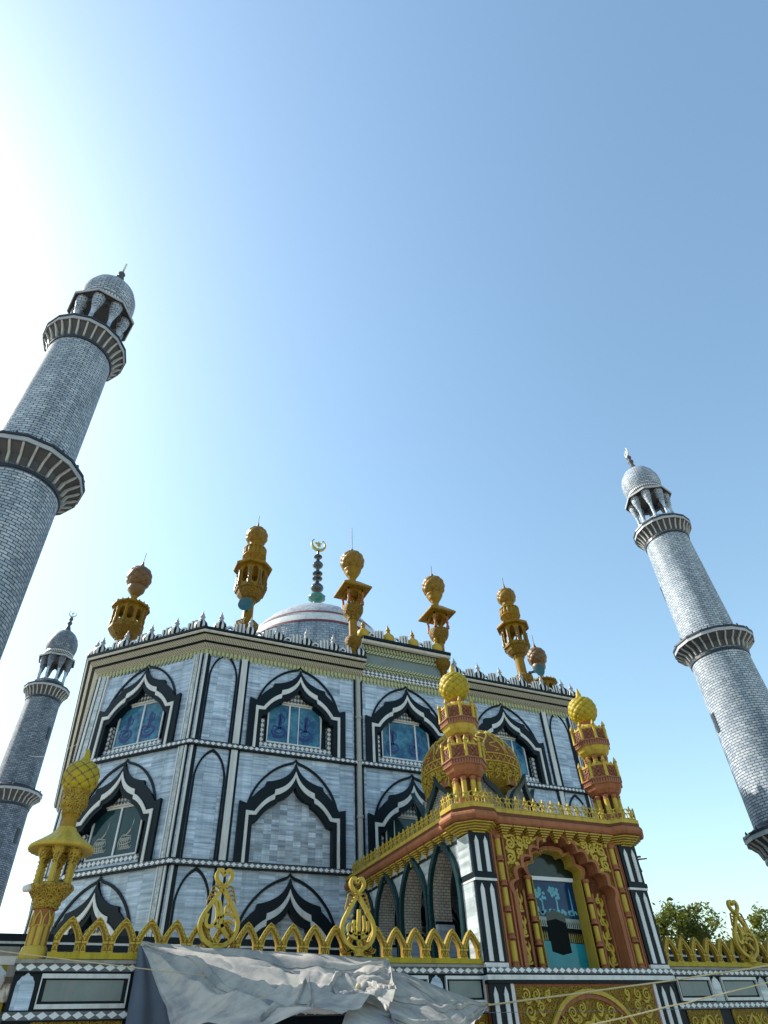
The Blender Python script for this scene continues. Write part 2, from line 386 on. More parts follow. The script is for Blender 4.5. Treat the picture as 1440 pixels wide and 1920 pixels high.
def smooth(pts, n=6):                       # Catmull-Rom through 2-D points
    o = []; k = len(pts)
    for i in range(k-1):
        a, b, c, d = pts[max(i-1,0)], pts[i], pts[i+1], pts[min(i+2,k-1)]
        for j in range(n):
            t = j/n; o.append(tuple(.5*(2*b[x]+(c[x]-a[x])*t+(2*a[x]-5*b[x]+4*c[x]-d[x])*t*t+(3*b[x]-a[x]-3*c[x]+d[x])*t**3) for x in range(len(b))))
    return o+[pts[-1]]
def mirror(h): return [(-x, z) for x, z in reversed(h)] + [p for p in h if p[0] > 1e-6]
def multifoil(w, zs, za, n, sag=.38, m=6, cw=1.02, ch=.62):      # right half, from apex down to the springing
    base = bez((w, zs), (w*cw, zs+(za-zs)*ch), (0, za), 60); cs = []
    L = [0]
    for i in range(1, 61): L.append(L[-1]+sqrt((base[i][0]-base[i-1][0])**2+(base[i][1]-base[i-1][1])**2))
    for k in range(n+1):
        t = L[-1]*k/n; i = min(range(61), key=lambda q: abs(L[q]-t)); cs.append(base[i])
    o = []
    for k in range(n):
        a, b = cs[k], cs[k+1]; nx, nz = b[1]-a[1], -(b[0]-a[0])
        if k == n-1:    # pointed top lobe
            o += bez(a, (a[0]*.95+nx*.30, a[1]+(b[1]-a[1])*.55+nz*.2), b, m)[:-1]; continue
        for j in range(m):
            t = j/m; s_ = sin(pi*t)*sag
            o.append((a[0]+(b[0]-a[0])*t+nx*s_, a[1]+(b[1]-a[1])*t+nz*s_))
    o.append(cs[-1]); return list(reversed(o))
def spiral(cx, cz, r, turns, a0, dr=1, n=26): return [(cx+r*(1-.86*i/n)*cos(a0+dr*2*pi*turns*i/n), cz+r*(1-.86*i/n)*sin(a0+dr*2*pi*turns*i/n)) for i in range(n+1)]
# ------------------------------------------------------------------ ground
g = MB(); g.add([(-3000,-3000,0),(3000,-3000,0),(3000,3000,0),(-3000,3000,0)], [(0,1,2,3)]); g.build('ground', 'ground', kind='structure')

# ------------------------------------------------------------------ the mosque (building frame: X 13.4 is the axis, Y 25 the front wall)
CX, FY = 13.4, 25.0
mosque = thing('mosque', (CX, FY, 0), 'grey marble octagonal mosque with black and white cusped arches and a pale central dome', 'mosque')
X0, X1 = CX-9.75, CX+9.75; CH = 3.9
front = Fr((CX, FY, 0), (1,0,0), (0,-1,0))
r2 = sqrt(.5)
chl = Fr((X0-CH, FY+CH, 0), (1,-1,0), (-1,-1,0)); chr_ = Fr((X1, FY, 0), (1,1,0), (1,-1,0)); CL = CH/r2
sidl = Fr((X0-CH, FY+CH+21, 0), (0,-1,0), (-1,0,0))
ZB = (3.52, 7.68, 11.87); ZT = 15.78
P0 = bez((0,3.80),(.2,3.1),(1.17,2.95))+bez((1.22,2.78),(1.6,2.5),(1.88,2.08))+[(2.17,2.16),(2.17,0)]
P1 = bez((0,3.45),(.2,2.85),(.81,2.67))+bez((.83,2.5),(1.25,2.3),(1.58,1.80))+[(1.90,1.82),(1.90,0)]
P2 = bez((0,3.22),(.18,2.65),(.80,2.45))+bez((.82,2.3),(1.2,2.15),(1.5,1.68))+[(1.79,1.66),(1.79,0)]
P3 = bez((0,2.85),(.18,2.4),(.68,2.30))+bez((.70,2.18),(1.1,2.0),(1.43,1.48))+[(1.62,1.43),(1.62,0)]
PT = smooth([(0,3.99),(.12,3.87),(.4,3.77),(.7,3.63),(1.0,3.43),(1.3,3.15),(1.55,2.84),(1.75,2.47),(1.87,2.10)], 4)
PTi = [(x*.95, 2.05+(z-2.05)*.945) for x, z in PT]
def shift(h, u, z, sx=1): return [(u+x*sx, z+y) for x, y in h]

def callig(mb, fr, cx, cz, s, d, m=0):
    """tughra-like lettering: tall leaning uprights over a bowl of loops"""
    def st(pts, w): mb.stroke([(cx+x*s, cz+y*s) for x, y in pts], w*s, fr, d, d+.012, m, taper=lambda t: .35+1.0*sin(pi*min(1, t*.8+.18)))
    st(smooth([(.10,1.05),(.13,.6),(.10,.2),(.12,-.1)]), .14); st(smooth([(.0,.95),(.02,.5),(-.02,.1),(-.06,-.2)]), .10)
    st(smooth([(.14,.95),(.36,.75),(.34,.45),(.16,.35)]), .06)
    st(smooth([(-.42,-.1),(-.46,-.32),(-.30,-.52),(.05,-.58),(.38,-.48),(.48,-.25),(.36,-.05),(.15,.0),(-.1,-.05),(-.25,-.2),(-.15,-.36),(.1,-.38),(.28,-.26)]), .11)
    st(smooth([(-.44,-.02),(-.3,.1),(-.12,.02)]), .09); st(smooth([(-.4,-.62),(-.1,-.70),(.3,-.66)]), .08); st([(-.2,.5),(-.12,.55)], .1)
def wing(mb, fr, cx, cz, s, d, m=0):
    def st(pts, w): mb.stroke([(cx+x*s, cz+y*s) for x, y in pts], w*s, fr, d, d+.012, m, taper=lambda t: .4+.6*sin(pi*t))
    for k in range(5): st(smooth([(.36-.02*k,1.0-.16*k),(.30-.05*k,.55-.10*k),(.0-.05*k,.12-.02*k)]), .022)
    for k in range(6):
        st(smooth([(-.36+.12*k,-.55),(-.44+.12*k,-.25),(-.30+.12*k,-.05),(-.2+.12*k,-.22)]), .04)
        st(smooth([(-.40+.13*k,-.42),(-.3+.13*k,-.62),(-.16+.13*k,-.48)]), .035)
    st(smooth([(-.4,-.1),(-.2,.12),(.1,.06),(.36,.02)]), .04); st(smooth([(-.45,-.3),(-.1,-.38),(.4,-.28)]), .035)

def window_unit(fr, uc, z0, kind, sx=1.0, mull=(-.31, .12)):
    """cusped arch surround with either a glazed window or blind marble infill"""
    mb = MB(); sh = lambda h: mirror_at(h, uc, z0, sx)
    mb.ribbon(sh(P0), sh(P1), fr, 0, .13, 0); mb.ribbon(sh(P1), sh(P2), fr, 0, .17, 1); mb.ribbon(sh(P2), sh(P3), fr, -.42, .12, 0)
    mb.ribbon(sh(PT), sh(PTi), fr, 0, .06, 0)
    nm = 'blind_arch' if kind == 'blind' else 'window'
    root = mb.build(nm, ['black_granite', 'white_stone'], mosque)
    dp = -.30
    full = sh(P3)
    if kind == 'blind':
        q = MB(); q.prism(full, fr, dp-.1, dp+.12, 0); q.build('infill_panel', 'marble_small', root); return root
    gm = 'glass_blue' if kind == 'blue' else 'glass_dark'
    q = MB(); q.prism(full, fr, dp-.05, dp, 0); q.build('dark_backing', 'black_granite', root)
    zg0, zg1 = z0+.50, z0+2.22; ua, ub = uc-1.24*sx, uc+1.14*sx
    gp = [(ua, zg0), (ub, zg0), (ub, zg1-.45)] + [p for p in bez((ub, zg1-.45), (ub-.05, zg1), (ub-.55*sx, zg1), 5)[1:]] + bez((ua+.55*sx, zg1), (ua+.05, zg1), (ua, zg1-.45), 5)
    q = MB(); q.prism(gp, fr, dp+.01, dp+.04); q.build('pane', gm, root)
    q = MB()
    cyc = gp + [gp[0]]; q.stroke(gp, .07, fr, dp+.04, dp+.09, 0, closed=True)
    for mu, wd in zip(mull, (.07, .035)):
        q.fbox(fr, uc+mu*sx-wd/2, uc+mu*sx+wd/2, zg0+.035, zg1-.035, dp+.04, dp+.088)
    q.build('window_frame', 'frame_white', root)
    L_ = (.2,.2); q = MB(); q.fbox(fr, uc-1.60*sx, uc+1.60*sx, z0+.22, z0+.42, dp+.005, dp+.20, 0, L_); q.fbox(fr, uc-1.60*sx, uc-1.40*sx, z0+.425, z0+1.42, dp+.005, dp+.16, 0, L_); q.fbox(fr, uc+1.40*sx, uc+1.60*sx, z0+.425, z0+1.42, dp+.005, dp+.16, 0, L_)
    q.build('diamond_border', 'window_diamonds', root)
    q = MB(); q.fbox(fr, uc-1.61*sx, uc+1.61*sx, z0+.0, z0+.215, dp, dp+.24); q.build('sill', 'marble', root)
    q = MB(); q.prism([(uc-.62*sx, z0+2.30), (uc+.62*sx, z0+2.30), (uc+.3*sx, z0+2.5), (uc, z0+2.86), (uc-.3*sx, z0+2.5)], fr, dp+.005, dp+.12); q.build('tympanum', 'fine_diamonds', root)
    q = MB(); q.fbox(fr, uc-.75*sx, uc+.75*sx, z0+2.235, z0+2.295, dp+.005, dp+.16); q.build('lintel', 'cream_stone', root)
    if kind == 'blue' or kind == 'dark':
        for c in ((-.74, .42) if kind == 'blue' else (-.70, .50)):
            q = MB()
            if kind == 'blue': callig(q, fr, uc+c*sx, zg0+.66, .62, dp+.042)
            else: wing(q, fr, uc+c*sx, zg0+.62, .66, dp+.042)
            q.build('calligraphy', 'callig_blue' if kind == 'blue' else 'callig_white', root)
    return root
def mirror_at(h, uc, z0, sx): return [(uc+x*sx, z0+z) for x, z in mirror(h)]

def wall_strip(mb, fr, u0, u1, z0, z1, cuts):
    """one storey of wall with arch openings cut into it; cuts = [(uc, zbase, sx)]"""
    us = u0
    for uc, zb, sx in sorted(cuts):
        um = uc
        h = mirror_at(P3, uc, zb, sx)
        nxt = uc+2.4*sx; lo = max(us, uc-2.4*sx); 
        if lo > us+1e-4: mb.prism([(us,z0),(lo,z0),(lo,z1),(us,z1)], fr, 0, 0)
        mb.prism([(lo, z0), (uc-1.62*sx, z0)] + h + [(uc+1.62*sx, z0), (nxt, z0), (nxt, z1), (lo, z1)], fr, 0, 0)
        us = nxt
    if us < u1-1e-4: mb.prism([(us,z0),(u1,z0),(u1,z1),(us,z1)], fr, 0, 0)
ZL = (3.3, 7.63, 11.84, 15.95)
BAYS = (-5.42, -.08, 5.36)
CW = CL/2 - .05
mb = MB()
for k in range(3):
    z0, z1, zb = ZL[k], ZL[k+1], ZB[k]
    wall_strip(mb, front, -9.75, 9.75, z0, z1, [(b, zb, 1) for b in BAYS])
    wall_strip(mb, chl, 0, CL, z0, z1, [(CW, zb, .93)])
    wall_strip(mb, chr_, 0, CL, z0, z1, [(CL-CW, zb, .93)])
YB = FY+2*CH+21
mb.add([(X0-CH,FY+CH,3.3),(X0-CH,FY+CH,15.95),(X0-CH,YB-CH,15.95),(X0-CH,YB-CH,3.3),(X0,YB,3.3),(X0,YB,15.95),(X1,YB,15.95),(X1,YB,3.3),(X1+CH,YB-CH,3.3),(X1+CH,YB-CH,15.95),(X1+CH,FY+CH,15.95),(X1+CH,FY+CH,3.3)],
       [(0,1,2,3),(3,2,5,4),(4,5,6,7),(7,6,9,8),(8,9,10,11)])
mb.build('wall', 'marble', mosque)
mb = MB(); pl8 = [(X0,FY),(X1,FY),(X1+CH,FY+CH),(X1+CH,YB-CH),(X1,YB),(X0,YB),(X0-CH,YB-CH),(X0-CH,FY+CH)]
mb.add([(x,y,15.9) for x, y in pl8], [tuple(range(8))]); mb.add([(x+(.75 if x < CX else -.75),y+(.75 if y < FY+14 else -.75),3.35) for x, y in pl8], [tuple(range(8))])
mb.build('roof_deck', 'concrete', mosque)
for k in range(3):
    for i, b in enumerate(BAYS):
        kind = ('blue' if k == 2 else ('blind' if (i == 0) else 'dark'))
        window_unit(front, b, ZB[k], kind, 1, (-.31, .12) if i == 0 else (.47, -.86))
    window_unit(chl, CW, ZB[k], ('dark', 'dark', 'blue')[k], .93, (.05, 9)[:1])
    window_unit(chr_, CL-CW, ZB[k], ('dark', 'dark', 'blue')[k], .93, (.05, 9)[:1])
# blind pointed arches on the end strips of the front wall
def blind_strip(fr, u0, u1, k):
    q = MB(); c = (u0+u1)/2; h = (u1-u0)/2; z = ZB[k]
    o = mirror_at(bez((0,4.0),(h*.8,3.75),(h,2.95),8)+[(h,0)], c, z, 1); i = mirror_at(bez((0,3.88),(h*.72,3.66),(h-.075,2.93),8)+[(h-.075,0)], c, z, 1)
    q.ribbon(o, i, fr, 0, .045); q.build('pointed_arch_outline', 'black_granite', mosque)
for k in range(3): blind_strip(front, -9.45, -8.22, k); blind_strip(front, 8.22, 9.45, k)
# pilasters: bands of white and black stone
def pil(fr, us, z0=3.3, z1=15.74):
    q = MB()
    for u0, u1, d, m in us: q.fbox(fr, u0, u1, z0, z1, -.02, d, m)
    q.build('pilaster', ['white_stone', 'black_granite', 'marble_pale'], mosque)
pil(front, [(-8.2,-8.12,.05,1),(-8.12,-7.87,.09,0),(-7.87,-7.77,.05,1)])
pil(front, [(7.77,7.87,.05,1),(7.87,8.12,.09,0),(8.12,8.2,.05,1)])
pil(front, [(-9.71,-9.62,.07,0),(-9.62,-9.47,.05,1)]); pil(front, [(9.47,9.62,.05,1),(9.62,9.71,.07,0)])
pil(front, [(-2.50,-2.38,.05,1),(-2.8,-2.73,.05,1)]); pil(front, [(2.38,2.50,.05,1),(2.73,2.8,.05,1)])
def corner(fr, a, b):   # wide striped pilaster at a chamfer corner
    s = 1 if b > a else -1; L = abs(b-a)
    pil(fr, [(min(a+s*L*p, a+s*L*q), max(a+s*L*p, a+s*L*q), d, m) for p, q, d, m in ((0,.12,.05,1),(.12,.30,.10,0),(.30,.42,.05,1),(.42,.80,.09,2),(.80,.88,.05,1),(.88,1,.08,0))])
corner(chl, CL-.02, CL-.46); corner(chl, .02, .62); corner(chr_, .02, .46); corner(chr_, CL-.02, CL-.62); corner(sidl, 21-.02, 21-.6)
for s_ in (-1, 1):
    q = MB(); q.tube([(CX+s_*2.62, FY-.12, 3.4), (CX+s_*2.62, FY-.12, 15.7)], .105, 12)
    for z in (5.5, 7.65, 9.6, 11.85, 13.8): q.lathe([(.135,0),(.135,.10)], 12, (CX+s_*2.62, FY-.12, z))
    q.build('drain_pipe', 'corbel_cream', mosque)
# belts with white diamonds between the storeys
gp8 = [(X0-CH,YB-CH),(X0-CH,FY+CH),(X0,FY),(X1,FY),(X1+CH,FY+CH),(X1+CH,YB-CH)]
for z in (7.56, 11.76):
    q = MB(); q.sweep(gp8, [(0,z-.04),(.15,z-.04),(.15,z),(.17,z+.0),(.17,z+.15),(.15,z+.15),(.15,z+.19),(0,z+.19)], ms=[1,1,1,0,1,1,1]); q.build('belt_course', ['belt_diamonds', 'black_granite'], mosque)
# cornice
PC = 2.40
CP = [(0,15.74),(.06,15.74),(.06,15.93),(.14,15.94),(.22,16.02),(.26,16.12),(.26,16.14),(.40,16.17),(.50,16.30),(.52,16.34),(.52,16.40),(.64,16.42),(.70,16.46),(.70,16.52),(.74,16.53),(.74,16.64),(0,16.66)]
CM = [1,0,3,2,2,2,1,2,2,2,1,4,4,1,1,1]
CMATS = ['zigzag', 'black_granite', 'rope_mould', 'cream_stone', 'cream_stone']
CM = [3,0,3,2,2,2,1,2,2,2,1,3,3,1,1,1]
for path in ([(X0-CH,YB-CH),(X0-CH,FY+CH),(X0,FY),(CX-PC,FY)], [(CX+PC,FY),(X1,FY),(X1+CH,FY+CH),(X1+CH,YB-CH)]):
    q = MB(); q.sweep(path, CP, 1, CM); q.build('cornice', CMATS, mosque)
    q = MB()                                     # triangular teeth hanging below the cornice
    for (a, b) in zip(path, path[1:]):
        a = Vector(a); b = Vector(b); L = (b-a).length; d = (b-a)/L; f2 = Fr((a.x,a.y,0), (d.x,d.y,0), (d.y,-d.x,0)); n = int(L/.19)
        if d.x < .1 and L > 10: continue
        for i in range(n):
            u = (i+.5)*L/n; q.prism([(u-.085,15.735),(u,15.60),(u+.085,15.735)], f2, .0, .055)
    q.build('cornice_teeth', 'zigzag', mosque)
# raised centre of the parapet with its slate panel
q = MB(); q.box(CX-PC, CX+PC, FY-.06, FY+.5, 15.955, 17.42, 0); q.build('centre_parapet', 'cream_stone', mosque)
q = MB(); q.fbox(front, -PC+.1, PC-.1, 16.60, 17.22, .06, .085); q.build('slate_panel', 'slate', mosque)
q = MB()
q.stroke([(-PC+.13,16.55),(PC-.13,16.55),(PC-.13,17.27),(-PC+.13,17.27)], .16, front, .06, .16, 0, closed=True)
q.sweep([(CX-PC,FY),(CX+PC,FY)], [(0.06,15.95),(.10,15.95),(.12,16.02),(.12,16.3),(.18,16.34),(.18,16.42),(.06,16.44)], 1, [0,0,1,0,0,0]); q.build('panel_frame', ['green_rope', 'belt_diamonds'], mosque)
q = MB(); q.sweep([(CX-PC,FY),(CX+PC,FY)], [(.0,15.74),(.06,15.74),(.06,15.945),(0,15.945)], 0)
for i in range(25):
    u = -PC+(i+.5)*2*PC/25; q.prism([(u-.085,15.735),(u,15.60),(u+.085,15.735)], front, 0, .055)
q.build('cornice_teeth', 'zigzag', mosque)
q = MB(); q.sweep([(CX-PC-.05,FY),(CX+PC+.05,FY)], [(.0,17.40),(.14,17.40),(.22,17.5),(.30,17.54),(.30,17.6),(.42,17.64),(.46,17.70),(.46,17.76),(.52,17.78),(.52,17.92),(0,17.95)], 1, [0,0,0,1,2,2,2,1,1,1]); q.build('centre_cornice', ['green_rope', 'black_granite', 'cream_stone'], mosque)

# parapet finials: striped onion bulbs, gold on the raised centre
def bulb_mesh(gold):
    q = MB(); n = 16
    pr = [(.20,0),(.27,.08),(.30,.2),(.28,.32),(.20,.43),(.11,.51)]
    b = len(q.f); q.lathe(pr, n, m=0, mod=lambda a, j, R: 1+.05*cos(8*a))
    if not gold:
        for i in range(len(q.f)):
            if i < (len(pr)-1)*n and (i % n) % 2 == 0: q.m[i] = 1
    q.lathe([(.10,.50),(.13,.55),(.08,.60),(.11,.67),(.13,.71),(.07,.77),(.085,.83),(.04,.88),(.012,1.04)], 10, m=2)
    return q
for gold, mats, lst in ((0, ['black_granite', 'white_stone', 'pinnacle_grey'], None), (1, ['gold_bright', 'gold_bright', 'gold'], None)):
    pts = []
    if gold: pts = [(CX-2.3+i*1.38-.05, FY-.25, 17.93) for i in range(4)]
    else:
        dt = .45
        pts = [(CX+s_*x, FY-dt, 16.64) for x in (9.35,8.0,6.68,5.34,4.0,2.62) for s_ in (-1, 1)]
        for f2 in (chl, chr_): pts += [tuple(f2(u, 16.64, dt)) for u in [.1+i*(CL-.2)/4 for i in range(5)]]
        pts += [tuple(sidl(21-1.35*i, 16.64, dt)) for i in range(0, 9)]
    first = None
    for p in pts:
        if first is None: first = bulb_mesh(gold).build('parapet_finial', mats, mosque); first.location = Vector(p)-W[mosque]; first.data.transform(Matrix.Translation(W[mosque]))
        else: c = copytree(first, mosque); c.location = Vector(p)-W[mosque]
# open-work parapet letters between the finials
def allah(mb, fr, u, z, w, h, d0, d1, m=0, mb_=1, bw=None):
    """the word Allah, read from the right: alif, two lams, heh"""
    x = lambda t: u+t*w; y = lambda t: z+t*h; k = bw or .11*w
    S = [([(.46,0),(.46,.92)], k), ([(.26,.04),(.26,.90)], k), ([(.04,.04),(.04,.80)], k), ([(.26,.05),(.15,.0),(.04,.06),(-.08,.0),(-.2,.05)], k)]
    S.append((smooth([(-.2,.05),(-.12,.36),(-.32,.48),(-.50,.22),(-.38,.02),(-.2,.05)]), k*.9))
    for p, wd in S:
        q = [(x(a), y(b)) for a, b in p]; mb.stroke(q, wd, fr, d0, d1, m, back=True)
        mb.stroke(q, wd*1.5, fr, d0+.02, d1-.03, mb_, back=True)
slots = []
f0 = front
for s_ in (-1, 1):
    xs = (9.35,8.0,6.68,5.34,4.0,2.62)
    for a, b in zip(xs, xs[1:]): slots.append((front, s_*(a+b)/2, 16.64, .45))
for i in range(3): slots.append((front, -2.35+.69+i*1.38, 17.93, .25))
for f2 in (chl, chr_):
    for i in range(4): slots.append((f2, .1+(i+.5)*(CL-.2)/4, 16.64, .45))
for i in range(8): slots.append((sidl, 21-1.35*(i+.5), 16.64, .45))
for f2, u, z, d in slots:
    q = MB(); allah(q, f2, u, z+.03, .78, .62, d-.06, d+.06); q.fbox(f2, u-.42, u+.42, z-.01, z+.06, d-.07, d+.07, 1)
    q.build('parapet_lettering', ['white_stone', 'black_granite'], mosque)

# main dome
DX, DY = 13.5, 39.0
q = MB(); q.lathe([(5.7,15.9),(5.7,22.0)], 16, (DX,DY,0), 0, sm=False); q.build('drum', 'dome_diamonds', mosque)
def arc(z0, R, a0, a1, n=12): return [(R*cos(rad(a0+(a1-a0)*i/n)), z0+R*sin(rad(a0+(a1-a0)*i/n))) for i in range(n+1)]
dm = MB(); dm.lathe(arc(23,5.5,-14,18,8), 64, (DX,DY,0), 0, cap=False); dm.lathe(arc(23,5.5,29,90,16), 64, (DX,DY,0), 1, cap=False)
dome = dm.build('dome', ['dome_brick', 'dome_tile'], mosque)
q = MB(); q.lathe(arc(23,5.5,18,29,4), 64, (DX,DY,0), 0, cap=False)
for a in (18, 29, -14): q.lathe(arc(23,5.56,a-.9,a+.9,2), 64, (DX,DY,0), 1, cap=False)
q.build('dome_band', ['white_stone', 'red_line'], dome)
q = MB(); q.lathe([(.75,28.35),(.55,28.6),(.28,28.9),(.24,29.3),(.3,29.6),(.3,29.75)], 20, (DX,DY,0), 0)
q.lathe([(.3,29.75),(.62,29.95),(.68,30.1),(.60,30.25),(.2,30.45)], 20, (DX,DY,0), 0, mod=lambda a,j,R: 1+.06*cos(10*a))
for z, r_, h in ((30.45,.52,1.15),(31.75,.42,.4),(32.25,.42,.4),(32.85,.44,.95),(33.95,.36,.45)):
    q.lathe([(.14,z-.1)]+[(max(.14, r_*sin(pi*t/8)), z+h*t/8) for t in range(1,8)]+[(.14,z+h+.06)], 20, (DX,DY,0), 1)
q.lathe([(.1,34.4),(.1,34.85)], 10, (DX,DY,0), 1); fin = q.build('dome_finial', ['verdigris', 'finial_black'], mosque)
def crescent(mb, c, R, fr_u, t=.08, m=0, tilt=0):
    fr = Fr(c, fr_u, Vector(fr_u).cross(Vector((0,0,1)))); A = []; B = []
    for i in range(29):
        a = rad(-230+280*i/28); A.append((R*cos(a), R+R*sin(a))); k = .80; B.append((R*k*cos(a)*1.0, R*1.16+R*k*sin(a)))
    mb.ribbon(A, B, fr, -t, t, m, back=True)
    st = []
    for i in range(10):
        a = pi/2+2*pi*i/10; r_ = (.46 if i % 2 == 0 else .19)*R; st.append((r_*cos(a), R*1.15+r_*sin(a)))
    mb.prism(st, fr, -t, t, m, back=True)
    mb.fbox(fr, -.03*R*2, .03*R*2, R*.2, R*.75, -t*.6, t*.6, m)
q = MB(); crescent(q, (DX,DY,34.8), .66, (1,0,0), .09); q.build('crescent', 'crescent_gold', fin)
# ------------------------------------------------------------------ minarets
def make_minaret():
    r = thing('minaret', (0,0,0), 'x', 'minaret', 'brick minarets around the mosque')
    rad_ = lambda z: 1.95-.0225*z
    q = MB()
    q.lathe([(rad_(z), z) for z in (0,5,9.0)], 48, cap=False); q.lathe([(rad_(z), z) for z in (9.0,14,19.1)], 48, cap=False); q.lathe([(rad_(z), z) for z in (19.1,23,27.4)], 48, cap=False)
    q.build('shaft', 'minaret_brick', r)
    for z, R in ((9.3,2.30),(19.3,2.12),(27.9,1.78)):
        rs = rad_(z)+.01; h = .70; n = 16; ph = pi/16; k = 1/cos(pi/n)
        q = MB()
        q.lathe([(rs,z-h-.22),(rs+.07,z-h-.2),(rs+.07,z-h-.06),(rs+.02,z-h-.04)], 32, m=1, cap=False, sm=False)
        q.lathe([(rs+.02,z-h),(rs+.12,z-h*.5),((R-.12)*k,z-.06),((R-.02)*k,z-.04)], n, m=0, ph=ph, sm=False, cap=False)
        q.lathe([((R-.03)*k,z-.05),(R*k,z-.05),(R*k,z+.0),((R+.0)*k,z+.16)], n, m=2, ph=ph, sm=False, cap=False)
        q.lathe([(R*k,z+.14),((R+.05)*k,z+.15),((R+.05)*k,z+.25),((R-.05)*k,z+.26),(rs-.05,z+.62)], n, m=1, ph=ph, sm=False, cap=False)
        if z < 27:
            for i in range(16):
                a = 2*pi*(i+.5)/16+ph; q.lathe([(.06,0),(.05,.12),(.0,.2)], 6, (R*cos(a), R*sin(a), z+.22), 1)
        bal = q.build('balcony', ['corbel_grey', 'dark_metal', 'fascia_grey'], r)
        q = MB()
        for i in range(28):
            a = 2*pi*i/28; f = Fr((0,0,0), (cos(a),sin(a),0), (-sin(a),cos(a),0))
            q.prism([(rs-.02,z-h-.02),(rs+.10,z-h+.02),(rs+.22,z-h*.5),(R-.1,z-.14),(R-.02,z-.03),(rs,z-.03)], f, -.038, .038, back=True)
        q.build('corbels', 'corbel_cream', bal)
    for z, a in ((23.6,1.1),(15,1.6),(24.2,-.55),(16.4,-.6)):
        q = MB(); f = Fr((0,0,0), (-sin(a),cos(a),0), (cos(a),sin(a),0)); q.fbox(f, -.16, .16, z-.5, z+.5, rad_(z)-.12, rad_(z)+.03); q.build('slit_window', 'dark_metal', r)
    # open kiosk
    q = MB(); q.lathe([(1.26,28.15),(1.26,28.75),(1.18,28.77),(1.18,28.45)], 8, ph=pi/8, sm=False, cap=False); q.build('kiosk_parapet', 'minaret_brick', r)
    q = MB(); q.lathe([(1.0,28.3),(1.0,28.34)], 8); q.build('kiosk_floor', 'concrete', r)
    for i in range(8):
        a = 2*pi*i/8+pi/8; c = (1.10*cos(a), 1.10*sin(a), 0)
        q = MB(); q.lathe([(.14,28.4),(.14,28.85),(.10,28.92),(.095,29.75),(.13,29.8),(.10,29.85)], 10, c, 0)
        q.lathe([(.10,29.84),(.15,29.95),(.19,30.15),(.17,30.2),(.23,30.35),(.27,30.55),(.25,30.58),(.29,30.75),(.30,30.95)], 12, c, 1); q.build('kiosk_column', ['marble', 'minaret_brick'], r)
    q = MB()
    for i in range(8):
        a = 2*pi*(i+.5)/8+pi/8; ap = 1.10*cos(pi/8); f = Fr((ap*cos(a),ap*sin(a),0), (-sin(a),cos(a),0), (cos(a),sin(a),0)); L = .42
        arc_ = [(.24,30.2),(.21,30.45),(.10,30.62),(0,30.72),(-.10,30.62),(-.21,30.45),(-.24,30.2)]
        q.prism([(-L,31.0),(-L,30.2)]+list(reversed(arc_))+[(L,30.2),(L,31.0)], f, -.10, .05, back=True)
    q.build('kiosk_arcade', 'corbel_grey', r)
    q = MB(); q.lathe([(1.0,30.98),(1.40,30.98),(1.52,30.88),(1.55,30.92),(1.55,31.02),(1.3,31.22),(1.0,31.3)], 8, ph=pi/8, sm=False); q.build('eave', ['corbel_grey'], r)
    q = MB(); q.lathe([(1.555,31.03),(1.60,31.02),(1.60,30.89),(1.555,30.88)], 8, ph=pi/8, sm=False, cap=False); q.build('eave_edge', ['fascia_grey'], r)
    q = MB(); q.lathe([(1.02,31.25),(1.10,31.55),(1.24,31.9),(1.31,32.3),(1.28,32.75),(1.14,33.2),(.9,33.6),(.58,33.9),(.25,34.1),(.16,34.2)], 40, m=0, cap=False)
    q.lathe([(1.06,31.3),(1.16,31.35),(1.22,31.62),(1.14,31.66)], 40, m=1, cap=False); q.build('dome', ['minaret_brick', 'fine_diamonds'], r)
    q = MB(); q.lathe([(.34,34.05),(.24,34.3),(.16,34.55),(.12,34.7),(.2,34.85),(.22,34.98),(.12,35.1),(.10,35.2),(.17,35.3),(.19,35.42),(.1,35.55),(.06,35.65)], 12); fn = q.build('finial', 'corbel_grey', r)
    q = MB(); crescent(q, (0,0,35.6), .36, (1,0,0), .05); q.build('crescent', 'white_stone', fn)
    return r
mn = make_minaret()
MIN = [((-4.8,20.8,0), 1.8, 'largest grey brick minaret rising from the left edge of the photo'),
       ((31.35,20.8,0), 1.03, 'pale grey brick minaret with sunlit left side, alone right of the mosque'),
       ((-4.3,57.8,0), 0, 'distant small dark minaret behind the left flank of the mosque')]
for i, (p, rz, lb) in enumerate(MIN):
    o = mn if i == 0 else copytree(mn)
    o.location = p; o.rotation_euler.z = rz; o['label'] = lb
def redress(o, old, new):                       # this copy swaps in the darker brick colours
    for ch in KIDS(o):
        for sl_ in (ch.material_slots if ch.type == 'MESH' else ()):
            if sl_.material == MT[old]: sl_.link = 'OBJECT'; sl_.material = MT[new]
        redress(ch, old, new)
redress(o, 'minaret_brick', 'dark_minaret_brick')

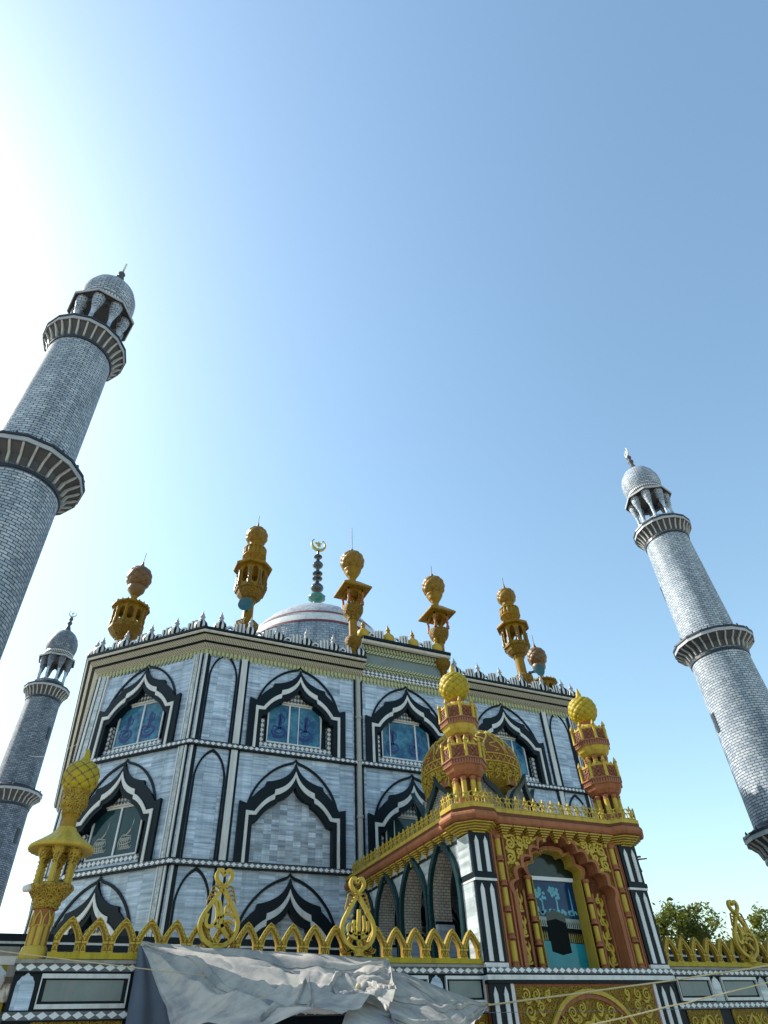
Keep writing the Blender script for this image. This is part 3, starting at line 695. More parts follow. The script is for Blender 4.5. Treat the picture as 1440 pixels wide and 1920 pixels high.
# ------------------------------------------------------------------ gold turrets on the roof
def bulb(mb, z0, r, h, m=0, k=9, n=None, rows=40, c=(0,0,0), mg=None):
    """onion bulb covered in overlapping diamond scales with grooves between them"""
    n = k*16; pr = []
    for j in range(rows+1):
        t = j/rows; a = pi*(.12+.80*t); rr = r*sin(a)**.85
        if t > .82: rr *= 1-.35*(t-.82)/.18
        pr.append((rr, z0+h*(1-cos(a)-.07)/1.9))
    def fld(a, j): x = k*a; y = j/rows*pi*k*.55; return (abs(sin(x/1.0*.5+y))*abs(sin(x*.5-y)))**.4
    b0 = len(mb.f); mb.lathe(pr, n, c, m, mod=lambda a, j, R: .94+.10*fld(a, j))
    if mg is not None:
        for j in range(rows):
            for i in range(n):
                if fld(2*pi*(i+.5)/n, j+.5) < .42: mb.m[b0+j*n+i] = mg
    return pr[-1][1]
def rib_mod(k, amp): return lambda a, j, R: 1+amp*cos(k*a)
def turret_octagon():
    """shaft, octagonal arcaded kiosk, ribbed drum, scaled bulb; z from the roof"""
    r = thing('roof_turret', (0,0,0), 'x', 'turret', 'gold turrets on the mosque roof')
    q = MB(); q.lathe([(.30,-1.2),(.34,.35),(.52,.62),(.58,.75),(.58,1.0),(.40,1.12),(.34,1.2)], 8, ph=pi/8, sm=False); q.build('pedestal', 'gold_old_carved', r)
    q = MB(); q.lathe([(.26,1.15),(.25,2.1),(.27,2.25)], 24, mod=lambda a,j,R: 1+.04*cos(8*a)); q.build('shaft', 'gold_old', r)
    q = MB(); q.lathe([(.30,2.2),(.36,2.3),(.33,2.36),(.45,2.42),(.62,2.62),(.70,2.80),(.77,2.84),(.77,2.95),(.68,2.96)], 8, ph=pi/8, sm=False); q.build('bowl', 'gold_old_carved', r)
    q = MB(); R = .72; ap = R*cos(pi/8); L = R*sin(pi/8)
    for i in range(8):
        a = 2*pi*(i+.5)/8+pi/8; f = Fr((ap*cos(a),ap*sin(a),0), (-sin(a),cos(a),0), (cos(a),sin(a),0)); w_ = .15
        hole = [(w_,3.25),(w_,3.75),(w_*.9,3.92),(w_*.5,4.02),(0,4.08),(-w_*.5,4.02),(-w_*.9,3.92),(-w_,3.75),(-w_,3.25),(-w_*.7,3.12),(0,3.08),(w_*.7,3.12)]
        n = len(hole); out = [(L,3.25),(L,3.75),(L,3.92),(L,4.25),(0,4.25),(-L,4.25),(-L,3.92),(-L,3.75),(-L,3.25),(-L,2.95),(0,2.95),(L,2.95)]
        q.ribbon(out, hole, f, -.09, .0, closed=True, back=True)
    ar = q.build('arcade', 'gold_old', r)
    for i in range(8):
        a = 2*pi*i/8+pi/8; q = MB(); q.lathe([(.09,2.95),(.10,3.15),(.06,3.2),(.085,3.35),(.055,3.5),(.075,3.68),(.06,3.75),(.09,3.85)], 8, (R*cos(a),R*sin(a),0)); q.build('colonnette', 'bronze', ar)
    q = MB(); q.lathe([(.70,4.18),(.86,4.2),(.95,4.16),(.98,4.22),(.98,4.3),(.70,4.42),(.48,4.55)], 8, ph=pi/8, sm=False); q.build('eave', 'gold_old', r)
    q = MB(); q.lathe([(.36,4.5),(.30,4.6),(.36,4.70),(.50,4.88),(.58,4.98)], 64, mod=rib_mod(16,.06)); q.lathe([(.585,4.98),(.60,5.0),(.60,5.04),(.57,5.06)], 24); q.lathe([(.54,5.05),(.56,5.08),(.56,5.46),(.54,5.48)], 96, mod=rib_mod(16,.07)); q.lathe([(.57,5.47),(.60,5.5),(.57,5.55),(.34,5.6)], 24); q.build('ribbed_drum', 'gold_old', r)
    q = MB(); q.lathe([(.26,5.58),(.20,5.66),(.22,5.72),(.30,5.80),(.33,5.84),(.30,5.87),(.36,5.93),(.34,5.97)], 20); q.build('neck', 'gold_old', r)
    q = MB(); zt = bulb(q, 5.90, .57, 1.10, k=7, mg=1); q.build('bulb', ['gold_old', 'bronze'], r)
    q = MB(); q.lathe([(.15,6.88),(.12,7.0),(.09,7.02),(.11,7.1),(.06,7.22),(.04,7.4)], 10); fn = q.build('finial', 'bronze', r)
    q = MB(); q.tube([(0,0,7.35),(0,0,7.9)], .018, 6); q.build('spike', 'dark_metal', fn); return r
def turret_pole():
    r = thing('roof_turret', (0,0,0), 'x', 'turret', 'gold turrets on the mosque roof')
    q = MB(); q.lathe([(.34,-1.2),(.34,.2),(.30,.3)], 12); q.build('pedestal', 'gold_old_carved', r)
    q = MB(); q.lathe([(.30,.3+.1*j) for j in range(14)], 40, mod=lambda a,j,R: 1+.10*(abs(sin(5*a+j*.5))*abs(sin(5*a-j*.5)))**.5); q.build('shaft', 'gold_old', r)
    q = MB(); q.lathe([(.32,1.6),(.40,1.7),(.38,1.78),(.55,1.9),(.74,2.1),(.82,2.2),(.82,2.36),(.7,2.38)], 10, sm=False); q.build('bowl', 'gold_old_carved', r)
    q = MB(); R = .74; n8 = 10; ap = R*cos(pi/n8); L = R*sin(pi/n8)
    for i in range(n8):
        a = 2*pi*(i+.5)/n8; f = Fr((ap*cos(a),ap*sin(a),0), (-sin(a),cos(a),0), (cos(a),sin(a),0)); w_ = .14
        hole = [(w_,2.75),(w_,3.05),(w_*.9,3.2),(w_*.5,3.28),(0,3.32),(-w_*.5,3.28),(-w_*.9,3.2),(-w_,3.05),(-w_,2.75),(-w_*.7,2.62),(0,2.58),(w_*.7,2.62)]
        out = [(L,2.75),(L,3.05),(L,3.2),(L,3.6),(0,3.6),(-L,3.6),(-L,3.2),(-L,3.05),(-L,2.75),(-L,2.36),(0,2.36),(L,2.36)]
        q.ribbon(out, hole, f, -.08, 0, closed=True, back=True)
    ar = q.build('arcade', 'gold_old', r)
    for i in range(n8):
        a = 2*pi*i/n8; q = MB(); q.lathe([(.08,2.4),(.09,2.6),(.055,2.7),(.075,2.9),(.05,3.05),(.08,3.2),(.06,3.4)], 8, (R*cos(a),R*sin(a),0)); q.build('colonnette', 'gold_old', ar)
    q = MB(); q.lathe([(.72,3.5),(.86,3.52),(.94,3.5),(.94,3.6),(.7,3.7),(.25,3.78)], 10, sm=False)
    for i in range(20):
        a = 2*pi*i/20; q.lathe([(.035,3.58),(.03,3.66),(0,3.72)], 5, (.88*cos(a),.88*sin(a),0))
    q.build('eave', 'gold_old', r)
    q = MB(); q.lathe([(.17,3.75),(.16,4.35),(.2,4.4)], 12); q.build('pole', 'gold_old', r)
    q = MB(); q.lathe([(.2,4.35),(.30,4.5),(.42,4.65),(.45,4.85),(.40,4.95)], 20); q.build('neck', 'bronze', r)
    q = MB(); bulb(q, 4.85, .64, 1.30, k=7, mg=1); q.build('bulb', ['bronze', 'dark_terracotta'], r)  # a gold bulb; its backlit shade is put into the darker colour
    q = MB(); q.lathe([(.15,6.02),(.10,6.15),(.14,6.25),(.07,6.4),(.05,6.55)], 10); fn = q.build('finial', 'bronze', r)
    q = MB(); q.tube([(0,0,6.5),(.02,0,7.2)], .02, 6); q.build('spike', 'dark_metal', fn); return r
def turret_square(spike):
    r = thing('roof_turret', (0,0,0), 'x', 'turret', 'gold turrets on the mosque roof')
    q = MB(); q.lathe([(.10,-.4),(.16,.0),(.30,.12),(.40,.3),(.42,.45),(.36,.55),(.24,.62)], 16); q.build('pedestal', 'gold_old_carved', r)
    q = MB(); q.lathe([(.20,.6),(.21,1.5),(.24,1.6)], 8, ph=pi/8, sm=False); q.build('shaft', 'gold_old', r)
    q = MB(); q.lathe([(.24,1.55),(.3,1.65),(.28,1.72),(.42,1.85),(.51,2.05),(.53,2.2),(.53,2.32),(.44,2.36)], 20); q.build('bowl', 'gold_old_carved', r)
    q = MB(); f4 = []
    for i in range(4):
        a = 2*pi*i/4; f = Fr((.40*cos(a),.40*sin(a),0), (-sin(a),cos(a),0), (cos(a),sin(a),0)); w_ = .2
        q.prism([(-.40,3.3),(-.40,2.98),(-w_,2.98),(-w_*.8,3.12),(0,3.22),(w_*.8,3.12),(w_,2.98),(.40,2.98),(.40,3.3)], f, -.07, 0, back=True)
        f4.append(a+pi/4)
    ar = q.build('arcade', 'gold_old', r)
    for a in f4: q = MB(); q.lathe([(.08,2.34),(.09,2.5),(.05,2.58),(.075,2.72),(.05,2.85),(.085,2.98),(.07,3.1)], 8, (.53*cos(a),.53*sin(a),0)); q.build('colonnette', 'terracotta', ar)
    q = MB(); q.lathe([(.58,3.25),(1.06,3.22),(1.08,3.26),(1.08,3.32),(.36,3.85),(.24,3.9)], 4, ph=pi/4, sm=False); q.build('roof', 'gold_old', r)
    q = MB(); q.lathe([(.20,3.85),(.17,4.12),(.22,4.16),(.20,4.2),(.30,4.30),(.38,4.44),(.36,4.48),(.45,4.58),(.46,4.66),(.40,4.72)], 24); q.build('neck', 'gold_old', r)
    q = MB(); bulb(q, 4.62, .635, 1.22, k=7, mg=1); q.build('bulb', ['gold_old', 'bronze'], r)
    q = MB(); q.lathe([(.14,5.72),(.11,5.85),(.08,5.9),(.10,6.0),(.05,6.12)], 10); fn = q.build('finial', 'bronze', r)
    q = MB(); q.tube([(0,0,6.1),(0,0,6.1+spike)], .02, 6); q.build('spike', 'dark_metal', fn); return r
t = turret_octagon(); t.location = (5.42,25.65,16.95); t['label'] = 'tallest dark bronze turret, octagonal kiosk above the left corner of the roof'
c = copytree(t); c.location = (21.15,25.65,17.0); c['label'] = 'gold turret with octagonal kiosk and a horn, near the right end of the roof'
t = turret_pole(); t.location = (.31,29.7,16.6); t['label'] = 'turret with round arcaded kiosk and bulb on a pole, leftmost on the roof'
c = copytree(t); c.location = (26.0,29.7,16.9); c['label'] = 'gold bulb turret half hidden behind the octagonal turret at the roof right end'
t = turret_square(1.55); t.location = (CX-2.97,24.55,17.1); t['label'] = 'slim gold turret with square eave and long needle, left of the raised parapet'
c = turret_square(.6); c.location = (CX+2.1,24.85,17.0); c['label'] = 'slim gold turret with square eave at the right end of the raised parapet'
def horn(loc, d, label):
    r = thing('horn_loudspeaker', loc, label, 'loudspeaker', 'horn loudspeakers on the roof turrets')
    q = MB(); q.lathe([(.06,-.3),(.07,-.1),(.12,.1),(.22,.3),(.33,.42),(.35,.44),(.34,.45),(.30,.44)], 24, cap=False); q.lathe([(.31,.44),(.1,.36),(.0,.34)], 24, cap=False)
    R_ = Vector(d).to_track_quat('Z','Y').to_matrix(); q.v = [R_ @ (p)+W[r] for p in q.v]; q.build('horn', 'horn_teal', r)
    q = MB(); q.lathe([(.09,-.5),(.09,-.28),(.06,-.26)], 12); q.v = [R_ @ p+W[r] for p in q.v]; q.build('driver', 'dark_metal', r)
    b_ = R_ @ Vector((0,0,-.4))+W[r]; q = MB(); q.tube([b_, b_+Vector((.12,.25,-.1))], .03, 6); q.build('bracket', 'dark_metal', r)
horn((5.22,25.18,18.55), (-.35,-1,-.12), 'teal horn loudspeaker tied to the tallest bronze turret')
horn((21.75,25.3,18.35), (.1,-1,-.25), 'teal horn loudspeaker on the gold turret by the roof right end')

# ------------------------------------------------------------------ terrace wall along the front
TY = 16.55
tw = thing('front_wall', (13.45, TY, 0), 'ground floor front wall with black and white bands, slate panels and marble niches', 'wall')
tf = Fr((0, TY, 0), (1,0,0), (0,-1,0))
q = MB()
q.box(-.15, 10.55, TY, TY+.4, 0, 3.72); q.box(16.4, 27.1, TY, TY+.4, 0, 3.72)
q.box(-.15, .25, TY+.4, 28, 0, 3.72); q.build('wall_face', 'black_granite', tw)
q = MB(); q.box(-.3, 27.2, TY+.4, 24.95, 3.5, 3.68); q.build('terrace_floor', 'concrete', tw)
q = MB(); q.box(-.2, 10.55, TY-.06, TY+.42, 3.722, 3.73); q.box(-.2,10.5, TY-.12, TY+.3, 3.66, 3.721); q.box(16.45,27.1, TY-.12, TY+.3, 3.66, 3.721); q.build('coping', 'concrete', tw)
for z in (3.60, 2.85):
    q = MB()
    for a, b in ((-.15,10.45),(16.5,27.1)): q.fbox(tf, a, b, z-.085, z+.085, .0, .06, 1); q.fbox(tf, a, b, z-.0625, z+.0625, .06, .068, 0)
    q.build('diamond_band', ['terrace_diamonds', 'black_granite'], tw)
def rect_frame(q, a, b, z0, z1, wd, d0, d1, m=0): q.stroke([(a+wd/2,z0+wd/2),(b-wd/2,z0+wd/2),(b-wd/2,z1-wd/2),(a+wd/2,z1-wd/2)], wd, tf, d0, d1, m, closed=True)
pans = [(.32,2.02,'near')]+[(2.45+1.705*i, 2.45+1.705*i+1.32, '') for i in range(3)]+[(7.55,8.87,''),(9.30,10.45,'')]+[(16.75,18.07,''),(18.47,19.95,''),(20.4,21.85,''),(22.3,23.7,''),(24.1,25.5,'')]
for a, b, _ in pans:
    q = MB(); rect_frame(q, a, b, 2.95, 3.5, .075, 0, .07, 0); p_ = q.build('framed_panel', ['white_stone'], tw)
    q = MB(); q.fbox(tf, a+.13, b-.13, 3.07, 3.40, .0, .02); q.build('slate_inset', 'slate', p_)
nic = [.09,2.23,4.0,5.7,7.4,9.08,18.27,20.17,22.07,23.9]
for u in nic:
    h = [(0,3.52),(.05,3.47),(.10,3.45),(.125,3.40),(.15,3.38),(.165,3.30),(.165,2.93)]
    q = MB(); q.prism(mirror_at([(x,z) for x,z in h], u, 0, 1), tf, 0, .03); q.build('niche_inlay', 'marble_pale' if u > 15 else 'marble', tw)
def scroll_panel(q, fr, u0, u1, z0, z1, d, m=0, seed=1, w_=.035):
    rg = random.Random(seed); n = max(2, int((u1-u0)/.26)); k = max(1, int((z1-z0)/.26))
    for i in range(n):
        for j in range(k):
            cx = u0+(i+.5)*(u1-u0)/n; cz = z0+(j+.5)*(z1-z0)/k; s_ = 1 if (i+j) % 2 else -1; rr = min((u1-u0)/n, (z1-z0)/k)*.46
            q.stroke(spiral(cx, cz, rr, 1.35, rg.uniform(0,6.28), s_, 18), w_, fr, d, d+.03, m, taper=lambda t: 1-.5*t)
for a, b in ((.35,2.0),(2.45,3.7),(9.0,10.4),(16.85,18.1),(18.55,19.95),(20.4,21.8)):
    q = MB(); q.fbox(tf, a, b, 1.6, 2.76, 0, .03, 0); scroll_panel(q, tf, a+.05, b-.05, 2.28, 2.74, .03, 1, int(a*10))
    c_ = (a+b)/2; q.stroke(bez((c_-.42,1.7),(c_-.42,2.3),(c_,2.62))+bez((c_,2.62),(c_+.42,2.3),(c_+.42,1.7))[1:], .07, tf, .03, .07, 1); q.build('scroll_panel', ['gold_carved', 'gold_bright'], tw)
# striped low wall further back on the terrace
for a, b, lb in ((-14,10.2,'low black and white striped wall behind the arched railing, left of the porch'),(16.75,30,'low black and white striped wall behind the railing right of the porch')):
    r = thing('low_wall', (a, 23.7, 3.68), lb, 'wall', 'low striped walls on the terrace')
    f = Fr((0,23.7,0),(1,0,0),(0,-1,0))
    q = MB(); q.box(a, b, 23.7, 23.95, 3.68 if a > 0 else 0, 4.84, 0); q.build('wall_face', 'cream_stone', r)
    q = MB(); q.box(a, b, 23.66, 23.99, 4.842, 5.0, 1); q.box(a, b, 23.64, 24.0, 5.002, 5.06, 0); q.box(a, b, 23.62, 24.02, 5.062, 5.24, 1); q.build('coping', ['white_stone', 'black_granite'], r)
    q = MB(); x = max(a, -.1)
    while x < b-.5: q.fbox(f, x, x+.4, 3.8, 4.7, 0, .04); x += .86
    q.build('yellow_panels', 'yellow_paint', r)
# arched gold railing
def arch_mesh():
    f = Fr((0,0,0), (1,0,0), (0,-1,0)); q = MB()
    half = [(0,.62),(.06,.57),(.13,.48),(.19,.39),(.235,.31),(.262,.26),(.262,.0)]; inn = [(0,.47),(.04,.43),(.08,.37),(.12,.30),(.145,.24),(.155,.18),(.155,0)]
    q.ribbon(mirror(half), mirror(inn), f, -.06, .06, 0, back=True)
    mid = [((a[0]+b[0])/2, (a[1]+b[1])/2) for a, b in zip(half, inn)]
    q.stroke(mirror(half[:6]), .022, f, .06, .078, 1); q.stroke(mirror(inn[:6]), .018, f, .06, .075, 1)
    for s_ in (-1, 1):
        for i in range(5):
            p, n_ = mid[i], mid[i+1]; q.stroke(smooth([(s_*p[0],p[1]),(s_*((p[0]+n_[0])/2+.03),(p[1]+n_[1])/2+.01),(s_*n_[0],n_[1])],3), .03, f, .06, .085, 1)
        q.fbox(f, s_*.258-.0 if s_ < 0 else .14, -.14 if s_ < 0 else .258, .16, .20, .06, .09, 1); q.fbox(f, -.258 if s_ < 0 else .15, -.15 if s_ < 0 else .258, .0, .035, .06, .085, 1)
        q.stroke(smooth([(s_*.17,.05),(s_*.21,.14),(s_*.25,.05)],4), .018, f, .06, .08, 1)
    return q
P_ = .5285
amesh = None
for nm, xs, lb, ext in (('left', [.65+P_*k for k in range(19)], 'gold railing of pointed arches along the wall left of the porch', (.35,10.5)), ('right', [16.88+P_*k for k in range(19)], 'gold railing of pointed arches along the wall right of the porch', (16.45,26.9))):
    r = thing('arched_railing', (xs[0], TY, 3.72), lb, 'railing', 'gold arched railings')
    q = MB(); q.box(ext[0], ext[1], TY-.11, TY+.12, 3.735, 3.84); q.build('base_rail', 'yellow_paint', r)
    for x in xs:
        if any(abs(x-e) < .30 for e in (3.66,7.0,19.95,23.2)): 
            pass
        if amesh is None: amesh = arch_mesh().build('railing_arch', ['gold', 'gold_bright'], r); o = amesh; o.data.transform(Matrix.Translation(W[r]))
        else: o = amesh.copy(); COL.objects.link(o); o.parent = r
        o.location = Vector((x, TY, 3.838))-W[r]
# drop-shaped emblems standing on the railing
def emblem(x, word, label):
    r = thing('emblem', (x, TY-.1, 3.74), label, 'emblem', 'gold emblems on the railing')
    f = Fr((x, TY-.14, 0), (1,0,0), (0,-1,0))
    q = MB(); q.lathe([(.12,3.84),(.1,3.9),(.14,3.95),(.08,4.0)], 12, (x,TY-.14,0)); q.build('foot', 'gold_bright', r)
    h = smooth([(0,5.10),(.10,4.96),(.25,4.74),(.385,4.52),(.415,4.33),(.33,4.13),(.16,4.01),(0,3.97)], 5)
    q = MB(); q.stroke(mirror(h)[:-1], .085, f, -.05, .05, closed=True, back=True)
    k = smooth([(0,5.12),(.13,5.22),(.18,5.34),(.13,5.44),(.06,5.44),(0,5.36)], 5)
    q.stroke(mirror(k)[:-1], .075, f, -.05, .05, closed=True, back=True); q.build('drop_frame', 'gold_bright', r)
    q = MB()
    for z, s_ in ((5.10,.07),(4.02,.08)):
        for i in range(6):
            a = 2*pi*i/6; q.stroke([(0,z),(s_*1.4*cos(a),z+s_*1.4*sin(a))], .05, f, .045, .08, taper=lambda t: .5+sin(pi*t))
        q.lathe([(.001,-.03),(.035,0),(.001,.03)], 8, tuple(f(0,z,.08)))
    q.build('flowers', 'gold_bright', r)
    q = MB()
    for s_ in (-1,1):
        for i in range(4):
            z = 5.10-.085*i; q.stroke(smooth([(s_*(.06+.04*i),z-.03),(s_*(.16+.035*i),z+.03),(s_*(.24+.025*i),z-.01),(s_*(.25+.025*i),z-.07)],4), .035, f, -.03, .02, taper=lambda t: 1.1-.6*t, back=True)
            z = 4.02-.02*i; q.stroke(smooth([(s_*.1,z),(s_*(.2+.06*i),z-.05),(s_*(.3+.05*i),z+.03)],4), .03, f, -.06, 0, back=True)
    q.build('leaves', 'gold', r)
    q = MB()
    if word == 'allah':
        st = lambda p, w_: q.stroke(smooth(p), w_, f, -.03, .04, back=True)
        st([(.02,4.0),(.01,4.4),(.03,4.78)], .085); st([(.02,4.32),(.11,4.28),(.16,4.4),(.15,4.66)], .06); st([(.15,4.36),(.22,4.28),(.26,4.42),(.25,4.55)], .055)
        st([(.0,4.32),(-.08,4.26),(-.13,4.36),(-.10,4.56)], .06); st([(-.13,4.34),(-.2,4.28),(-.26,4.36),(-.24,4.46),(-.16,4.5)], .055); st([(-.26,4.3),(-.1,4.22),(.1,4.22),(.27,4.3)], .09)
        q.stroke([(-.2,4.62),(-.14,4.66)], .04, f, -.03, .04, back=True); q.stroke([(.2,4.7),(.26,4.74)], .04, f, -.03, .04, back=True)
    else:
        st = lambda p, w_: q.stroke(smooth(p), w_, f, -.03, .04, back=True)
        st([(-.14,4.84),(-.08,4.7),(-.06,4.5),(-.12,4.38),(-.24,4.34),(-.30,4.42),(-.28,4.58)], .075); st([(-.06,4.84),(.02,4.6),(.06,4.4),(.12,4.26),(.22,4.16)], .085)
        st([(.06,4.52),(.12,4.58),(.22,4.58),(.32,4.52)], .06); st([(.08,4.44),(.2,4.46),(.32,4.40)], .055); st([(.12,4.6),(.12,4.72),(.19,4.74),(.2,4.64)], .055)
        st([(-.1,4.4),(.0,4.34),(.1,4.38)], .07); q.stroke([(-.06,4.5),(.04,4.52)], .05, f, -.03, .04, back=True)
    q.build('lettering', 'gold_bright', r)
emblem(3.66, 'm', 'gold drop emblem with crossing letters, leftmost on the railing')
emblem(7.0, 'allah', 'gold drop emblem with upright letters, beside the porch left wall')
emblem(19.97, 'm', 'gold drop emblem on the railing right of the porch, against the sky')
emblem(23.2, 'allah', 'gold drop emblem on the railing at the right edge')

# ------------------------------------------------------------------ lantern column at the left end of the wall
lc = thing('lantern_column', (.08, 16.75, 3.72), 'yellow lantern column with conical roof and bulb at the left end of the wall', 'column')
c0 = (.08, 16.75, 0)
q = MB(); q.lathe([(.24,3.73),(.26,3.8),(.24,3.9),(.235,3.94),(.215,3.96)], 24, c0, 0, mod=rib_mod(14,.03)); q.build('base_ring', 'gold_bright', lc)
q = MB(); q.lathe([(.205,3.95),(.20,4.3),(.205,4.32)], 8, c0, 0, sm=False); q.lathe([(.20,4.30),(.20,4.62),(.23,4.66)], 8, c0, 1, sm=False)
for i in range(8):
    a = 2*pi*(i+.5)/8; f = Fr((c0[0]+.186*cos(a), c0[1]+.186*sin(a), 0), (-sin(a),cos(a),0), (cos(a),sin(a),0))
    q.stroke([(-.065,4.3),(-.06,4.44),(0,4.56),(.06,4.44),(.065,4.3)], .03, f, 0, .025, 0); q.fbox(f, -.014, .014, 3.97, 4.3, 0, .012, 1)
q.build('shaft', ['gold_bright', 'terracotta'], lc)
q = MB(); q.lathe([(.22,4.60),(.26,4.62),(.24,4.66),(.28,4.70),(.26,4.74),(.32,4.80),(.42,4.93),(.45,4.97),(.45,5.03),(.40,5.05),(.2,5.06)], 32, c0, 0, mod=rib_mod(16,.012)); q.build('bowl', 'gold_carved_fine', lc)
for i in range(6):
    a = 2*pi*i/6+.35; c1 = (c0[0]+.34*cos(a), c0[1]+.34*sin(a), 0)
    q = MB(); q.lathe([(.075,5.03)]+[(.046+.018*(j % 2), 5.06+.045*j) for j in range(8)]+[(.04,5.42)], 12, c1, 0, mod=rib_mod(6,.05)); q.lathe([(.04,5.41),(.075,5.45),(.055,5.48),(.09,5.56),(.13,5.66),(.14,5.72)], 14, c1, 1, mod=rib_mod(7,.08)); q.build('column', ['gold_bright', 'gold_carved_bright'], lc)
q = MB()
for i in range(6):
    a = 2*pi*(i+.5)/6+.35; f = Fr((c0[0]+.30*cos(a),c0[1]+.30*sin(a),0), (-sin(a),cos(a),0), (cos(a),sin(a),0))
    q.prism([(-.19,5.75),(-.19,5.5),(-.10,5.58),(0,5.66),(.10,5.58),(.19,5.5),(.19,5.75)], f, -.03, .02, back=True)
q.build('arches', 'gold_carved', lc)
q = MB(); q.lathe([(.3,5.74),(.62,5.70),(.66,5.70),(.67,5.75),(.64,5.79),(.48,5.90),(.32,6.02),(.22,6.12),(.19,6.18)], 96, c0, 0, mod=rib_mod(24,.018)); q.build('roof', 'gold_bright', lc)
q = MB(); q.lathe([(.18,6.16),(.165,6.2),(.155,6.38),(.2,6.44),(.18,6.48)], 8, c0, 0, sm=False); q.lathe([(.2,6.46),(.22,6.5),(.2,6.53),(.27,6.60),(.30,6.70),(.28,6.74),(.29,6.78),(.28,6.9),(.31,6.93),(.29,6.97)], 24, c0, 1, mod=rib_mod(12,.012)); q.build('neck', ['gold', 'gold_carved_fine'], lc)
q = MB(); bulb(q, 6.90, .395, .78, 0, 8, None, 40, c0, 1); q.build('bulb', ['yellow_paint', 'bronze'], lc)
q = MB(); q.lathe([(.20,7.56),(.13,7.63),(.10,7.66)], 12, c0, 1); q.lathe([(.10,7.66),(.11,7.70),(.07,7.80),(.06,7.88),(.03,7.96)], 10, c0, 0); q.build('finial', ['yellow_paint', 'terracotta'], lc)
r = thing('floodlight', (-.36,16.6,4.95), 'small white floodlight beside the lantern column bowl', 'lamp')
q = MB(); q.lathe([(.02,-.10),(.06,-.08),(.075,.0),(.07,.08),(.0,.10)], 12, (0,0,0)); q.v = [Matrix.Rotation(1.3,3,'Y') @ p+W[r] for p in q.v]; q.build('lamp_body', 'white_plastic', r)
q = MB(); q.tube([(-.30,16.62,4.93),(-.1,16.7,4.9)], .015, 6); q.build('bracket', 'dark_metal', r)
# ------------------------------------------------------------------ the porch
PX, PY = 13.45, 16.4
po = thing('porch', (PX, PY, 0), 'terracotta and gold entrance porch with multifoil arch, green ogee side arches and a small dome', 'porch')
pf = Fr((PX, PY, 0), (1,0,0), (0,-1,0)); HW = 3.02; PB = 3.66; PTOP = 7.04
sl = Fr((PX-HW, 25, 0), (0,-1,0), (-1,0,0)); sr = Fr((PX+HW, 25, 0), (0,1,0), (1,0,0))
def at(h, uc, z=0): return mirror_at(h, uc, z, 1)
# front panel with the big multifoil arch
BIG = multifoil(1.70, 5.30, 6.92, 6, .40, 6, .98, .40); 
bigo = [(x*1.075, 5.42+(z-5.42)*1.075) for x, z in BIG]
SM = multifoil(.88, 5.84, 6.60, 3, .50)
pw = 2.36
def edge_x(z):                              # half width of the scalloped outline at height z
    xs = [a[0]+(b[0]-a[0])*(z-a[1])/(b[1]-a[1]) for a, b in zip(bigo, bigo[1:]) if (a[1]-z)*(b[1]-z) <= 0 and abs(a[1]-b[1]) > 1e-6]
    return max(xs) if xs else 0
q = MB(); q.prism([(-pw,PB),(-1.70,PB)] + mirror(BIG) + [(1.70,PB),(pw,PB),(pw,PTOP),(-pw,PTOP)], pf, -.06, -.06)
q.build('front_panel', 'terracotta', po)
q = MB(); q.ribbon(mirror([p for p in bigo]+[(1.82,PB)]), mirror(BIG+[(1.70,PB)]), pf, -.44, .03); q.build('multifoil_arch', 'terracotta', po)
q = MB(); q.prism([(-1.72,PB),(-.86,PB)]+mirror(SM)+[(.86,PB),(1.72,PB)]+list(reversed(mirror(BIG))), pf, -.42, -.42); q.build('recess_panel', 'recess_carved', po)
smo = [(x*1.13, 5.80+(z-5.80)*1.12) for x, z in SM]
q = MB(); q.ribbon(mirror(smo), mirror(SM), pf, -.43, -.30, 1); q.ribbon(mirror(SM+[(.86,PB)]), mirror([(x*.985,z-.01) for x, z in SM]+[(.85,PB)]), pf, -.76, -.31, 0); q.build('inner_arch', ['gold_bright', 'terracotta'], po)
def seg_column(u, wd, d0, z0, z1, d=0, nseg=4):
    q = MB(); L = (z1-z0)/nseg; c = tuple(pf(u, 0, d0))
    for i in range(nseg):
        a = z0+i*L
        q.lathe([(wd*.50,a+.12),(wd*.50,a+L-.05)], 10, c, 0)
        q.lathe([(wd*.72,a),(wd*.72,a+.04),(wd*.58,a+.055),(wd*.58,a+.085),(wd*.7,a+.10),(wd*.7,a+.125)], 10, c, 1)
    q.lathe([(wd*.5,z1-.05),(wd*.75,z1),(wd*.75,z1+.05)], 10, c, 1)
    q.build('segmented_column', ['gold_bright', 'terracotta'], po)
